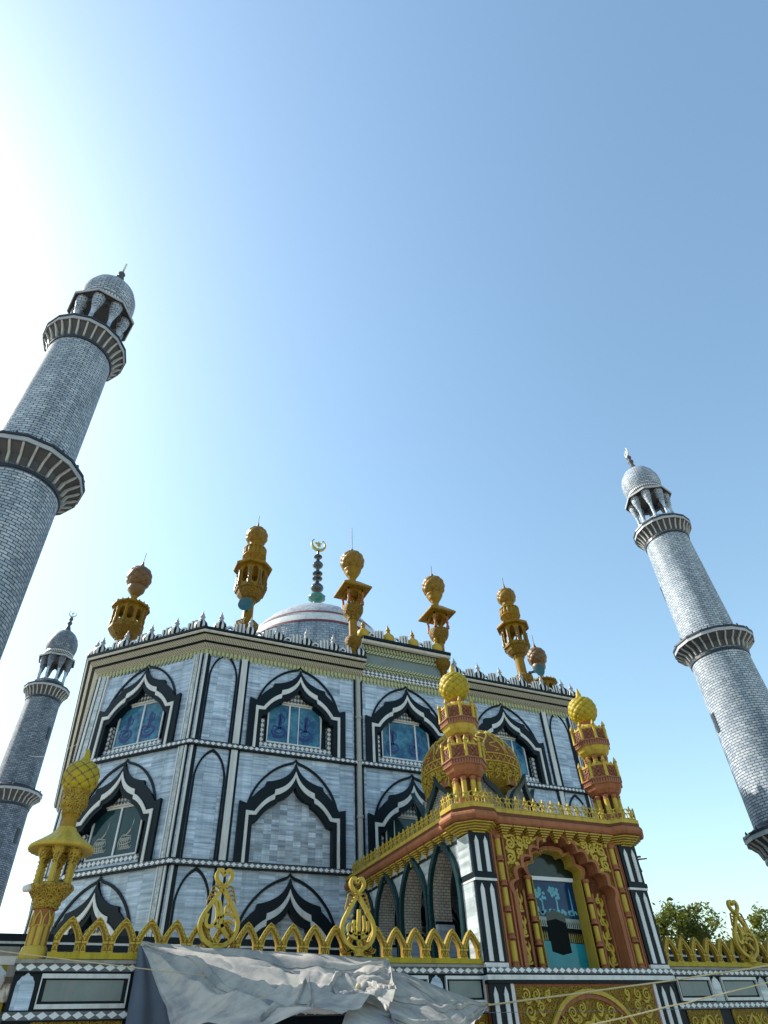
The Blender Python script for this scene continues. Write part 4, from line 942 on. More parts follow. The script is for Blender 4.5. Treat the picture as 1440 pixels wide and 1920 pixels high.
for s_ in (-1, 1):
    seg_column(s_*1.04, .15, -.31, PB, 5.80); seg_column(s_*2.08, .16, -.02, PB, 6.72, nseg=5)
    q = MB()
    for u, wd in ((1.90,.05),(2.26,.05),(2.33,.03)): q.fbox(pf, s_*u-wd/2, s_*u+wd/2, PB, 6.8, -.06, .0)
    for u, wd in ((1.22,.07),(1.64,.06)): q.fbox(pf, s_*u-wd/2, s_*u+wd/2, PB, 5.5, -.42, -.34)
    q.build('rope_trim', 'dark_terracotta' if 0 else 'terracotta', po)
    # tall scroll strip in the recess
    q = MB(); c = s_*1.43
    spine = smooth([(c-.06,3.72),(c+.07,4.0),(c-.07,4.3),(c+.07,4.6),(c-.06,4.9),(c+.05,5.15),(c-.02,5.4),(c+.02,5.52)], 6)
    q.stroke(spine, .075, pf, -.415, -.35, 0, taper=lambda t: 1.1-.6*t)
    for i, z in enumerate((3.85,4.15,4.45,4.75,5.02,5.28)):
        k = 1 if i % 2 else -1; q.stroke(spiral(c-k*.05, z+.04, .115-.006*i, 1.4, .6*k, k, 18), .048, pf, -.415, -.355, 0, taper=lambda t: 1-.4*t)
        q.stroke(smooth([(c+k*.04,z-.10),(c+k*.12,z),(c+k*.10,z+.14)],4), .06, pf, -.415, -.36, 0, taper=lambda t: .2+1.1*sin(pi*min(1,t+.15)))
    q.build('scroll_strip', 'gold_bright', po)
    # spandrel ground and scrolls
    q = MB(); sp_ = [(s_*x, z) for x, z in [p for p in bigo if p[0] > .34]+[(1.86,5.44),(1.86,6.86),(.34,6.90)]]
    q.prism(sp_, pf, -.06, -.045); q.build('spandrel_ground', 'gold_old_carved', po)
    q = MB(); B = lambda x, z: (s_*x, z)
    for x, z, r_, a, t in ((1.66,6.60,.155,2,1.6),(1.30,6.66,.13,4,1.5),(1.70,6.22,.16,1,1.6),(1.38,6.40,.10,3,1.4),(1.02,6.70,.10,1,1.4),(.74,6.78,.075,0,1.3),(1.72,5.86,.12,2.5,1.5),(1.52,6.02,.08,.5,1.3),(1.78,5.60,.075,1,1.2),(1.12,6.54,.06,2,1.2),(.52,6.82,.05,2,1.1)):
        if x-r_*.75 < edge_x(z)+.02: continue
        q.stroke(spiral(s_*x, z, r_, t, a if s_ > 0 else pi-a, s_, 26), .056, pf, -.06, .0, 0, taper=lambda t: 1.15-.5*t)
    rg = random.Random(9)
    for i in range(34):
        x = rg.uniform(.55,1.84); z = rg.uniform(5.5,6.84); zc = 5.42+1.6*(1-(x/1.86)**2)**.5 if x < 1.86 else 5.5
        if min(x-edge_x(z-.05), x-edge_x(z)) < .07: continue
        a = rg.uniform(0,6.28); q.stroke(smooth([(s_*x,z),(s_*(x+.05*cos(a)),z+.05*sin(a)),(s_*(x+.11*cos(a+.7)),z+.11*sin(a+.7))],4), .06, pf, -.06, -.02, 0, taper=lambda t: .25+1.0*sin(pi*min(1,t+.1)))
    for p in ([(1.78,5.45),(1.60,5.8),(1.84,6.05),(1.56,6.35),(1.82,6.45),(1.48,6.62),(1.16,6.58),(1.14,6.80),(.88,6.72),(.62,6.84),(.40,6.86)],[(1.84,6.76),(1.5,6.80),(1.46,6.55)],[(1.46,6.2),(1.34,6.28),(1.24,6.52)],[(1.66,5.7),(1.72,5.72),(1.66,5.95)]):
        p = [a for a in p if a[0] > edge_x(a[1])+.04]
        if len(p) < 2: continue
        q.stroke(smooth([B(*a) for a in p], 5), .06, pf, -.06, -.01, 0)
    q.build('spandrel_scrollwork', 'gold_bright', po)
# the window with its etched picture
q = MB(); q.prism(mirror(SM+[(.88,PB)]), pf, -.745, -.72); q.build('window', 'glass_green', po)
win = KD[po][-1]
q = MB(); d = -.715
q.fbox(pf, -.84, .84, PB, 5.84, d, d+.004, 0)
q.prism([(-.84,PB),(.84,PB),(.84,4.30),(-.84,4.38)], pf, d+.004, d+.006, 1)
q.prism([(-.84,4.385),(.84,4.305),(.84,4.66),(-.84,4.72)], pf, d+.004, d+.006, 3)
for i in range(24):
    u = -.82+i*.07; 
    if -.36 < u < .34: continue
    z = 4.39-.04*(u+.84)/1.0; q.prism([(u-.02,z),(u+.02,z),(u+.02,z+.17),(u,z+.24),(u-.02,z+.17)], pf, d+.006, d+.008, 7)
q.prism([(-.84,4.725),(.84,4.665),(.84,4.90),(-.84,4.96)], pf, d+.004, d+.0065, 5)
for i in range(24):
    u = -.82+i*.07; z = 4.74-.036*(u+.84); q.fbox(pf, u-.012, u+.012, z, z+.13, d+.0065, d+.0085, 4)
rg = random.Random(3)
def blob(u, z, r_, m=2, k=0):
    n = 14; q.prism([(u+r_*(.75+.4*rg.random())*cos(2*pi*i/n), z+r_*(.75+.4*rg.random())*sin(2*pi*i/n)) for i in range(n)], pf, d+.004, d+.006+.0003*k, m)
for k in range(46): blob(-.80+1.6*rg.random(), 5.0+.10*rg.random(), .03+.03*rg.random(), 2, k % 5)
for u, z, s2 in ((-.42,5.5,.17),(.10,5.56,.12)):
    for k in range(22): blob(u+rg.gauss(0,s2*.6), z+rg.gauss(0,s2*.42), .03+.035*rg.random(), 2, k % 5)
    q.stroke(smooth([(u+.05,z-.1),(u+.06,z-.3),(u+.02,5.0)]), .05, pf, d+.004, d+.0062, 2)
for u, h in ((-.72,.55),(.68,.6),(-.6,.3)): q.prism([(u-.03,5.0),(u+.03,5.0),(u+.015,5.0+h),(u,5.1+h),(u-.015,5.0+h)], pf, d+.004, d+.0075, 2)
for k in range(14): blob(-.66+rg.gauss(0,.10), 5.14+rg.gauss(0,.08), .045, 2, k % 5)
q.prism([(-.32,4.12),(.02,4.04),(.34,4.10),(.34,5.0),(.0,5.12),(-.32,5.03)], pf, d+.0065, d+.010, 4)
q.prism([(-.32,4.84),(.0,4.90),(.0,5.12),(-.32,5.03)], pf, d+.010, d+.0115, 6); q.prism([(.0,4.90),(.34,4.80),(.34,5.0),(0,5.12)], pf, d+.010, d+.0115, 6)
q.build('etched_picture', ['pic_navy','pic_floor','pic_white','pic_black','pic_black','pic_stone','glass_green','pic_ochre'], win)
q = MB(); q.fbox(pf, -.87, .87, 5.85, 5.95, -.72, -.64); q.build('crossbar', 'frame_white', win)
# striped corner piers
for s_ in (-1, 1):
    u0, u1 = (-3.02, -2.36) if s_ < 0 else (2.36, 3.02); c = (u0+u1)/2
    q = MB(); q.fbox(pf, u0, u1, PB, 6.80, -.66, .05, 1)
    for z0, z1 in ((3.78,5.52),(5.80,6.70)):
        for du in (-.15, .15): q.prism([(c+du-.062,z0),(c+du+.062,z0),(c+du+.062,z1-.14),(c+du,z1),(c+du-.062,z1-.14)], pf, .05, .075, 0)
    q.fbox(pf, u0-.02, u1+.02, 5.58, 5.64, -.68, .08, 0); q.fbox(pf, u0-.03, u1+.03, 5.645, 5.76, -.68, .09, 1); q.fbox(pf, u0-.01, u1+.01, PB, 3.75, -.67, .07, 0)
    f = sl if s_ < 0 else sr; a, b = (8.62, 7.96) if s_ < 0 else (8.62, 7.96)
    ua, ub = (7.98, 8.58) if s_ < 0 else (-8.58, -7.98)
    q2 = (7.98, 8.58)
    for z0, z1 in ((3.78,5.56),(5.78,6.74)):
        if s_ < 0: q.fbox(sl, q2[0], q2[1], z0, z1, 0, .03, 2)
        else: q.fbox(sr, -8.58, -7.98, z0, z1, 0, .03, 2)
    q.build('corner_pier', ['white_stone', 'black_granite', 'marble_pale'], po)
# side arcades: ogee arches with deep brick reveals
OG = smooth([(0,7.0),(.05,6.86),(.16,6.72),(.36,6.52),(.60,6.22),(.76,5.85),(.82,5.4),(.80,4.8),(.74,3.66)], 4)
OGo = smooth([(0,7.16),(.09,6.98),(.22,6.84),(.46,6.64),(.72,6.32),(.89,5.90),(.95,5.4),(.93,4.8),(.87,3.66)], 4)
for f, sgn in ((sl, 1), (sr, -1)):
    UC = [sgn*u for u in (7.02,5.07,3.12,1.17)]
    q = MB(); lo = 0
    edges = [sgn*u for u in (7.98,6.05,4.10,2.15,.2)]
    for k, uc in enumerate(UC):
        a, b = sorted((edges[k], edges[k+1]))
        q.prism([(a,PB),(uc-.74,PB)] + [(uc+x, z) for x, z in mirror(OG) if z > PB+1e-3] + [(uc+.74,PB),(b,PB),(b,PTOP),(a,PTOP)], f, 0, 0, 0)
        q.prism([(a,PB),(uc-.74,PB)] + [(uc+x, z) for x, z in mirror(OG) if z > PB+1e-3] + [(uc+.74,PB),(b,PB),(b,PTOP),(a,PTOP)], f, -.6, -.6, 0)
    q.build('side_wall', 'marble_pale', po)
    for uc in UC:
        q = MB(); I = [(uc+x,z) for x, z in mirror(OG)]; O = [(uc+x,z) for x, z in mirror(OGo)]
        q.ribbon(O, I, f, 0, .12, 0); fr_ = q.build('ogee_arch', 'green_marble', po)
        q = MB(); J = [(uc+x*.985,z-.004) for x, z in mirror(OG)]
        q.add([f(u,z,-.005) for u, z in I]+[f(u,z,-.595) for u, z in I], [(i, i+1, len(I)+i+1, len(I)+i) for i in range(len(I)-1)], 0); q.build('reveal', 'reveal_brick', fr_)
        for s_ in (-1, 1):
            q = MB(); q.fbox(f, uc+s_*.775-.045, uc+s_*.775+.045, PB, 4.95, -.598, -.03, 0); q.fbox(f, uc+s_*.77-.06, uc+s_*.77+.06, 4.952, 5.02, -.599, -.02, 1)
            q.build('dado', ['marble', 'black_granite'], fr_)
    q = MB(); q.fbox(f, min(0,sgn*7.98), max(0,sgn*7.98), 6.66, 6.74, .0, .03); q.build('black_line', 'black_granite', po)
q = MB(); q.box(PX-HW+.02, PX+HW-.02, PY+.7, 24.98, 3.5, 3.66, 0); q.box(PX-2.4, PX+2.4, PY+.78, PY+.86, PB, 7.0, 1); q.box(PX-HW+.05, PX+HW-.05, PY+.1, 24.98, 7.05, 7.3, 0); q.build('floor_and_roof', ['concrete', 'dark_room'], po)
# cornice
cp = [(PX-HW-.2,25),(PX-HW-.2,17.30),(PX-3.45,17.04),(PX-3.45,16.42),(PX-3.01,15.98),(PX-2.39,15.98),(PX-2.10,16.27),(PX+2.10,16.27),(PX+2.39,15.98),(PX+3.01,15.98),(PX+3.45,16.42),(PX+3.45,17.04),(PX+HW+.2,17.30),(PX+HW+.2,25)]
q = MB(); q.sweep(cp, [(-.3,7.03),(.0,7.03),(.06,7.05),(.10,7.10),(.115,7.155),(.10,7.21),(.06,7.26),(.0,7.28),(.0,7.285),(.02,7.285),(.02,7.345),(.0,7.345),(.06,7.35),(.06,7.455),(-.4,7.46)], 0, [0,0,0,0,0,0,0,0,1,1,1,2,2,2]); q.build('cornice', ['terracotta', 'dark_terracotta', 'gold_bright'], po)
for s_ in (-1, 1):
    q = MB(); c = (PX+s_*2.70, 16.73, 0); k = 1/cos(pi/8)
    for i in range(5):
        R_ = .42+.075*i; z = 6.78+.05*i; q.lathe([(R_*k,z),(R_*k,z+.028)], 8, c, 0, ph=pi/8, sm=False); q.lathe([((R_-.03)*k,z+.028),((R_-.03)*k,z+.05)], 8, c, 1, ph=pi/8, sm=False)
    q.build('corner_corbel', ['gold_bright', 'dark_terracotta'], po)
def bracket():
    q = MB()
    for i in range(5):
        hw = .045+.042*i; dd = .05+.045*i; z = 6.76+.054*i
        q.box(-hw, hw, -dd, .06, z, z+.030, 0); q.box(-hw+.015, hw-.015, -dd+.015, .06, z+.030, z+.054, 1)
    q.box(-.03,.03,-.05,.04,6.70,6.76,0); return q
br = None
for fr_, us, rz in ((pf, [-1.85+.463*i for i in range(9)], 0), (sl, [.35+.52*i for i in range(15)], -pi/2), (sr, [-.35-.52*i for i in range(15)], pi/2)):
    for u in us:
        if br is None: br = o = bracket().build('stepped_bracket', ['gold_bright', 'dark_terracotta'], po); br.data.transform(Matrix.Translation(W[po]))
        else: o = br.copy(); COL.objects.link(o); o.parent = po
        o.location = fr_(u, 0, 0)-W[po]; o.rotation_euler.z = rz
# star railing along the roof edge
rail = thing('star_railing', (PX, 16.3, 7.46), 'fretwork railing of small gold stars along the porch roof edge', 'railing')
def star():
    f = Fr((0,0,0), (1,0,0), (0,-1,0)); q = MB(); pts = []
    for i in range(12):
        a = pi/2+2*pi*i/12; r_ = .135 if i % 2 == 0 else .068; pts.append((r_*cos(a), .245+r_*sin(a)))
    inn = [(x*.5, .245+(z-.245)*.5) for x, z in pts]
    q.ribbon(pts, inn, f, -.025, .025, closed=True, back=True)
    for a in range(6):
        t = pi/2+2*pi*a/6; q.stroke([(.10*cos(t),.245+.10*sin(t)),(.165*cos(t),.245+.165*sin(t))], .032, f, -.02, .02, taper=lambda t: 1-.7*t, back=True)
    for x in (-.05,.05): q.fbox(f, x-.014, x+.014, 0, .19, -.015, .015)
    q.fbox(f, -.165, .165, .02, .045, -.012, .012); q.fbox(f, .151, .165, 0, .2, -.012, .012); return q
sm_ = None
rp = cp[1:-1]
segs = [((PX-HW-.15,24.6),(PX-HW-.15,17.35))]+[(a, b) for a, b in zip(rp, rp[1:])]+[((PX+HW+.15,17.35),(PX+HW+.15,24.6))]
for i, (a, b) in enumerate(segs):
    a = Vector(a); b = Vector(b); L = (b-a).length; n = max(1, round(L/.335)); dv = (b-a)/n
    if i == len(segs)-1: n = min(n, 6)
    for k in range(n):
        p = a+dv*(k+.5)
        if sm_ is None: sm_ = o = star().build('star_panel', 'gold_bright', rail); sm_.data.transform(Matrix.Translation(W[rail]))
        else: o = sm_.copy(); COL.objects.link(o); o.parent = rail
        o.location = Vector((p.x, p.y, 7.46))-W[rail]; o.rotation_euler.z = atan2(dv.y, dv.x)
# belt under the front of the porch and the storey below
lf = Fr((PX, PY-.0, 0), (1,0,0), (0,-1,0))
q = MB(); q.fbox(lf, -3.04, 3.04, 3.50, 3.655, -.5, .10, 1); q.fbox(lf, -3.04, 3.04, 3.5375, 3.654, .10, .106, 0); q.fbox(lf, -3.06, 3.06, 3.40, 3.498, -.5, .12, 2); q.fbox(lf, -3.04, 3.04, 3.33, 3.398, -.5, .09, 1); q.build('belt_course', ['terrace_diamonds', 'black_granite', 'white_stone'], po)
q = MB(); q.fbox(lf, -3.02, 3.02, 0, 3.329, -.5, .0, 0)
for s_ in (-1, 1):
    q.fbox(lf, s_*2.70-.32, s_*2.70+.32, 0, 3.328, 0, .05, 1)
    for du in (-.15,.15): q.prism([(s_*2.70+du-.06,.2),(s_*2.70+du+.06,.2),(s_*2.70+du+.06,3.12),(s_*2.70+du,3.27),(s_*2.70+du-.06,3.12)], lf, .05, .075, 2)
    q.fbox(lf, s_*2.32-.05, s_*2.32+.05, 0, 3.327, 0, .04, 2)
q.build('lower_wall', ['terracotta', 'black_granite', 'white_stone'], po)
q = MB(); A = mirror(bez((0,3.22),(1.0,3.2),(1.45,2.3),10)); B_ = mirror(bez((0,3.12),(.92,3.1),(1.34,2.3),10)); C_ = mirror(bez((0,3.02),(.86,3.0),(1.25,2.3),10))
q.prism([(-2.2,2.0),(2.2,2.0),(2.2,3.28),(-2.2,3.28)], lf, 0, .012, 3); q.ribbon(A, B_, lf, 0, .09, 1); q.ribbon(B_, C_, lf, 0, .05, 0)
for s_ in (-1, 1):
    for x, z, r_, a in ((1.95,3.1,.13,1),(1.65,3.12,.11,2),(1.9,2.78,.14,3),(1.55,2.86,.1,0),(1.98,2.45,.13,2),(1.65,2.5,.1,1),(.3,2.84,.11,2),(.62,2.74,.12,0),(.95,2.6,.12,3),(.45,2.6,.08,1),(1.05,2.35,.1,1),(1.3,3.14,.08,2)):
        q.stroke(spiral(s_*x, z, r_, 1.5, a if s_ > 0 else pi-a, s_, 20), .04, lf, 0, .05, 1, taper=lambda t: 1.1-.5*t)
        q.stroke(smooth([(s_*(x-r_),z-.12),(s_*(x-.02),z-.16),(s_*(x+r_),z-.02)],4), .05, lf, 0, .04, 1, taper=lambda t: .3+sin(pi*t))
tre = mirror(smooth([(0,2.72),(.07,2.62),(.16,2.56),(.28,2.56),(.38,2.48),(.40,2.36),(.36,2.28),(.36,2.0)],4)); tri_ = mirror(smooth([(0,2.60),(.05,2.52),(.13,2.46),(.25,2.47),(.29,2.40),(.30,2.34),(.27,2.26),(.27,2.0)],4))
q.ribbon(tre, tri_, lf, 0, .10, 1); q.prism(tri_, lf, .0, .018, 2); q.build('lower_arch_ornament', ['terracotta', 'gold_bright', 'dark_room', 'gold_carved'], po)
# the porch dome on its arcaded drum
dc = (PX, 20.5, 0); n = 8
q = MB(); q.lathe([(1.62,7.3),(1.62,7.5),(1.5,7.5)], 8, dc, 0, ph=pi/8, sm=False)
R_ = 2.05; ap = R_*cos(pi/8); L = R_*sin(pi/8)
hol = [(.36,7.5),(.36,8.0),(.31,8.25),(.17,8.45),(0,8.58)]
for i in range(8):
    a = 2*pi*i/8+pi/8; f = Fr((dc[0]+ap*cos(a), dc[1]+ap*sin(a), 0), (-sin(a),cos(a),0), (cos(a),sin(a),0)); h = mirror(hol)
    q.prism([(-L,7.5)]+h+[(L,7.5),(L,8.55),(L*.6,8.95),(0,9.2),(-L*.6,8.95),(-L,8.55)], f, -.12, 0, 0, back=True)
dr_ = q.build('dome_drum', 'reveal_brick', po)
for i in range(8):
    a = 2*pi*i/8+pi/8; f = Fr((dc[0]+ap*cos(a), dc[1]+ap*sin(a), 0), (-sin(a),cos(a),0), (cos(a),sin(a),0)); q = MB()
    o_ = smooth([(0,9.52),(.06,9.34),(.22,9.14),(.45,8.94),(.66,8.66),(L+.02,8.3),(L+.02,7.5)],4); i_ = smooth([(0,9.26),(.05,9.14),(.19,8.98),(.38,8.80),(.56,8.56),(L-.08,8.2),(L-.08,7.5)],4)
    q.ribbon(mirror(o_), mirror(i_), f, -.02, .14, back=True)
    for k, p in enumerate(q.v): q.v[k] = p+f.n*(.30*max(0, p.z-8.5)**1.5)
    q.build('ogee_frame', 'green_marble', dr_)
q = MB(); q.lathe([(1.75,8.4),(1.45,8.8),(1.25,9.05)], 8, dc, 0, ph=pi/8, sm=False); q.build('dome_base', 'dark_terracotta', po)
prof = [(1.22,9.0),(1.47,9.15),(1.68,9.42),(1.82,9.75),(1.86,10.08),(1.81,10.42),(1.66,10.78),(1.42,11.12),(1.06,11.42),(.68,11.62),(.34,11.76),(.18,11.9)]
q = MB(); q.lathe(prof[:4]+[(1.85,9.97)], 56, dc, 1, cap=False); q.lathe([(1.85,9.97)]+prof[4:8], 56, dc, 0, cap=False); q.lathe(prof[7:], 56, dc, 2, cap=False); pdome = q.build('dome', ['terracotta_carved', 'gold_carved_fine', 'gold_carved_fine'], po)
def on_dome(t, z, out=0):
    for (r0, z0), (r1, z1) in zip(prof, prof[1:]):
        if z0 <= z <= z1: r_ = r0+(r1-r0)*(z-z0)/(z1-z0); break
    else: r_ = .2
    return Vector((dc[0]+(r_+out)*cos(t), dc[1]+(r_+out)*sin(t), z))
q = MB()
for z, r_ in ((9.96,.03),(10.24,.03),(9.62,.02),(11.12,.022)): q.tube([on_dome(2*pi*i/64, z, .01) for i in range(64)], r_, 6, closed=True)
nt_ = 44
for i in range(nt_):
    t = 2*pi*i/nt_; q.tube([on_dome(t,10.0,.01), on_dome(t+pi/nt_,10.19,.01), on_dome(t+2*pi/nt_,10.0,.01)], .030, 4)
for i in range(12):
    t0 = 2*pi*i/12; hw_ = pi/12*.92
    q.tube([on_dome(t0+s_*hw_*a, z, .012) for s_, seq in ((-1, ((.95,10.28),(1.0,10.5),(.8,10.72),(.3,10.95),(.0,11.2))), (1, ((.0,11.2),(.3,10.95),(.8,10.72),(1.0,10.5),(.95,10.28)))) for a, z in seq], .042, 5)
    q.tube([on_dome(t0+hw_*.45*sin(k*1.1), 10.34+k*.06, .01) for k in range(9)], .030, 4)
    q.tube([on_dome(t0+pi/12+hw_*.4*cos(k*1.3), 10.78+k*.075, .01) for k in range(9)], .040, 4)
    q.tube([on_dome(t0+hw_*.7+.10*(1-k/16)*cos(k*.55), 11.25+.13*(1-k/16)*sin(k*.55), .01) for k in range(15)], .032, 4)
rg = random.Random(5)
for i in range(40):
    t = 2*pi*i/40; k = 1 if i % 2 else -1
    q.tube([on_dome(t+k*.07*(1-j/16)*cos(j*.62), 9.66+.13*(1-j/16)*sin(j*.62)+(.10 if i % 2 else -.06), .012) for j in range(15)], .040, 4)
    q.tube([on_dome(t+.05*sin(j*1.2+i), 9.40+j*.07, .012) for j in range(8)], .034, 4)
q.build('dome_scrollwork', 'gold_bright', pdome)
for i in range(8):
    t = 2*pi*(i+.5)/8; q = MB(); f = Fr(on_dome(t,9.28,-.10), (-sin(t),cos(t),0), (cos(t),sin(t),0)); c_ = mirror(smooth([(0,.62),(.12,.56),(.20,.42),(.21,.2),(.18,0)],4))
    q.prism(c_, f, 0, .24, 0); o_ = [(x*1.2,z*1.1-.03) for x, z in c_]; q.ribbon(o_, c_, f, -.02, .28, 1); q.build('dome_niche', ['terracotta', 'gold_bright'], pdome)
q = MB(); q.lathe([(.2,11.85),(.24,11.95),(.12,12.05),(.18,12.2),(.06,12.4),(.02,12.7)], 12, dc); q.build('dome_finial', 'gold_bright', pdome)
# twin turrets on the porch corners
def porch_turret():
    r = thing('porch_turret', (0,0,0), 'x', 'turret', 'twin turrets on the porch corners')
    k = 1/cos(pi/8)
    def tier(z, Rc, Rb, hc, nm):
        q = MB(); q.lathe([(Rc*.72,z-.05),(Rc*.72,z+hc+.1)], 8, m=0, ph=pi/8, sm=False); q.build('core', ['dark_terracotta'], r)
        for i in range(8):
            a = 2*pi*i/8; c = (Rc*cos(a), Rc*sin(a), 0); q = MB()
            q.lathe([(.10,z-.03),(.085,z+.04),(.08,z+hc-.12)], 10, c, 0); q.lathe([(.095,z+hc-.12),(.075,z+hc-.08),(.10,z+hc-.05),(.10,z+hc-.02),(.085,z+hc)], 10, c, 1); q.build('cluster_column', ['gold_bright', 'terracotta'], r)
        q = MB(); z1 = z+hc
        q.lathe([(Rc*.8*k,z1-.02),((Rc+.07)*k,z1+.05),((Rc+.16)*k,z1+.16),((Rb-.05)*k,z1+.28),((Rb-.02)*k,z1+.30)], 8, m=0, ph=pi/8, sm=False)
        q.lathe([((Rb-.02)*k,z1+.30),(Rb*k,z1+.31),(Rb*k,z1+.34),((Rb-.01)*k,z1+.345)], 8, m=1, ph=pi/8, sm=False); q.lathe([((Rb-.015)*k,z1+.345),((Rb-.0)*k,z1+.46)], 8, m=2, ph=pi/8, sm=False); q.lathe([((Rb+.03)*k,z1+.46),((Rb+.03)*k,z1+.50),((Rb-.02)*k,z1+.51)], 8, m=1, ph=pi/8, sm=False)
        q.build('flared_bowl', ['gold_bright' if nm == 2 else 'terracotta', 'terracotta', 'dentil'], r)
        q = MB(); zb = z1+.50
        q.lathe([((Rb-.06)*k,zb),((Rb-.06)*k,zb+.40),((Rb-.10)*k,zb+.41),((Rb-.10)*k,zb)], 8, m=0, ph=pi/8, sm=False, cap=False)
        for i in range(8):
            a = 2*pi*i/8; f = Fr(((Rb-.06)*cos(a),(Rb-.06)*sin(a),0), (-sin(a),cos(a),0), (cos(a),sin(a),0)); w_ = Rb*.26
            q.stroke([(-w_,zb+.06),(w_,zb+.34)], .035, f, 0, .02, 1); q.stroke([(w_,zb+.06),(-w_,zb+.34)], .035, f, 0, .02, 1); q.stroke([(0,zb+.03),(w_*.8,zb+.2),(0,zb+.37),(-w_*.8,zb+.2)], .03, f, 0, .022, 1, closed=True)
            q.fbox(f, -Rb*.34, Rb*.34, zb+.39, zb+.44, -.05, .02, 2)
            for x in (-.1,.1): q.prism([(x-.06,zb+.44),(x,zb+.52),(x+.06,zb+.44)], f, -.04, .01, 2, back=True)
        q.build('balustrade', ['terracotta', 'dark_terracotta', 'gold_bright'], r)
        for i in range(8):
            a = 2*pi*(i+.5)/8; c = (Rb*1.04*cos(a), Rb*1.04*sin(a), 0); q = MB()
            q.lathe([(.055,zb-.02),(.06,zb+.02),(.05,zb+.05),(.05,zb+.46),(.065,zb+.48),(.06,zb+.52),(.035,zb+.60),(.0,zb+.68)], 8, c, 0); q.lathe([(.068,zb+.475),(.068,zb+.50)], 8, c, 1); q.build('pinnacle', ['gold_bright', 'terracotta'], r)
        return zb
    tier(.35, .36, .62, .58, 1); tier(1.65, .32, .575, .58, 2)
    q = MB(); q.lathe([(.50,2.75),(.50,3.12),(.44,3.24),(.32,3.34),(.2,3.38)], 24, m=0); q.lathe([(.22,3.34),(.22,3.42),(.19,3.46),(.24,3.52),(.22,3.56)], 16, m=1); q.build('cap', ['gold_bright', 'terracotta'], r)
    q = MB(); bulb(q, 3.50, .50, .98, 0, 10, mg=1); q.build('bulb', ['yellow_paint', 'gold'], r)
    q = MB(); q.lathe([(.24,4.30),(.15,4.42),(.11,4.48)], 14, m=1); q.lathe([(.10,4.47),(.12,4.52),(.09,4.58),(.10,4.62),(.06,4.72),(.02,4.86)], 10, m=0); q.build('finial', ['gold_bright', 'terracotta'], r)
    q = MB(); q.lathe([(.5,.0),(.5,.12),(.44,.2),(.42,.36)], 8, m=0, ph=pi/8, sm=False); q.build('pedestal', 'terracotta', r)
    return r
t = porch_turret(); t.location = (10.77,16.7,7.42); t['label'] = 'gold and terracotta turret on the porch near corner, in front of the porch dome'
c = copytree(t); c.location = (16.17,16.7,7.42); c['label'] = 'gold and terracotta turret on the porch right corner, against the sky'
# bracket arm on the right pier
r = thing('bracket_arm', (16.5,16.9,6.55), 'dark rusty bracket arm sticking out of the porch right pier', 'bracket')
q = MB(); q.tube([(16.45,16.95,6.57),(17.0,16.95,6.60),(17.45,16.95,6.66)], .035, 6, taper=lambda t: 1-.4*t); q.tube([(16.5,16.95,6.60),(17.2,16.95,6.70)], .03, 6); q.build('arm', 'dark_terracotta', r)
q = MB(); q.tube([(17.0,16.95,6.62),(17.10,16.95,6.25)], .014, 5); q.build('hook', 'dark_metal', r)

# ------------------------------------------------------------------ tarpaulin and ropes
tarp = thing('tarpaulin', (5.2, 15.4, 3.3), 'dirty white tarpaulin tied up under the arched railing, sagging in folds', 'tarpaulin')
rg = random.Random(11)
def interp(P, t):
    x = t*(len(P)-1); i = min(int(x), len(P)-2); f = x-i; return Vector(P[i]).lerp(Vector(P[i+1]), f)
def ridge(a): return 1-abs(((a/pi) % 2)-1)*2          # triangle wave, sharp creases
def sheet(name, TOP, BOT, KN, sag, NU, NV, seed, folds=()):
    vs = []
    at_ = lambda s_, t_: vs[min(NU, max(0, round(s_*NU)))*(NV+1)+min(NV, max(0, round(t_*NV)))]
    for i in range(NU+1):
        for j in range(NV+1):
            s_ = i/NU; t_ = j/NV; p = interp(TOP, s_).lerp(interp(BOT, s_), t_)
            p.z -= sag*sin(pi*t_)*sin(pi*s_)**.7; wr = 0
            for k, (kx, ky, nf, am, L) in enumerate(KN):
                dx, dy = p.x-kx, (p.y-ky)*.8; d_ = sqrt(dx*dx+dy*dy); a = atan2(dy, dx); g = d_*math.exp(-d_/L)/(L*.37)
                wr += am*g*(ridge(a*nf+k*1.7+seed+.8*sin(a*2+k))*.75+.25*ridge(a*nf*2.3+1.1*k))
                if k < 2 and nf == 9: p.z -= .07*math.exp(-(d_/.35)**2)
            wr += .006*sin(p.x*5+p.y*2+sin(p.y*3))+.02*sin(p.x*1.7+p.y*1.1)
            p.z += wr*min(1, 3*t_+.2); vs.append(p)
    q = MB(); M1 = NV+1
    q.add(vs, [(i*M1+j, (i+1)*M1+j, (i+1)*M1+j+1, i*M1+j+1) for i in range(NU) for j in range(NV)], 0, True); q.build(name, 'tarp_cloth', tarp)
    for (s0, t0, s1, t1, wd, bow) in folds:               # doubled-over pleats lying against the underside
        q = MB(); n = 30; v = []
        for i in range(n+1):
            f = i/n; a = s0+(s1-s0)*f; b = t0+(t1-t0)*f+bow*sin(pi*f); h = wd*sin(pi*min(1, f*.9+.06))
            for k in range(5):
                p = at_(a, b+h*(k/4-.5)).copy(); p.z += .012+.06*sin(pi*k/4); v.append(p)
        q.add(v, [(i*5+k, (i+1)*5+k, (i+1)*5+k+1, i*5+k+1) for i in range(n) for k in range(4)], 0, True); q.build('pleat', 'tarp_cloth', tarp)
KN = [(4.65, 13.6, 9, .055, 1.3), (5.75, 13.5, 9, .055, 1.3), (2.08, 16.36, 15, .15, 2.6), (7.75, 16.36, 11, .08, 1.6)]
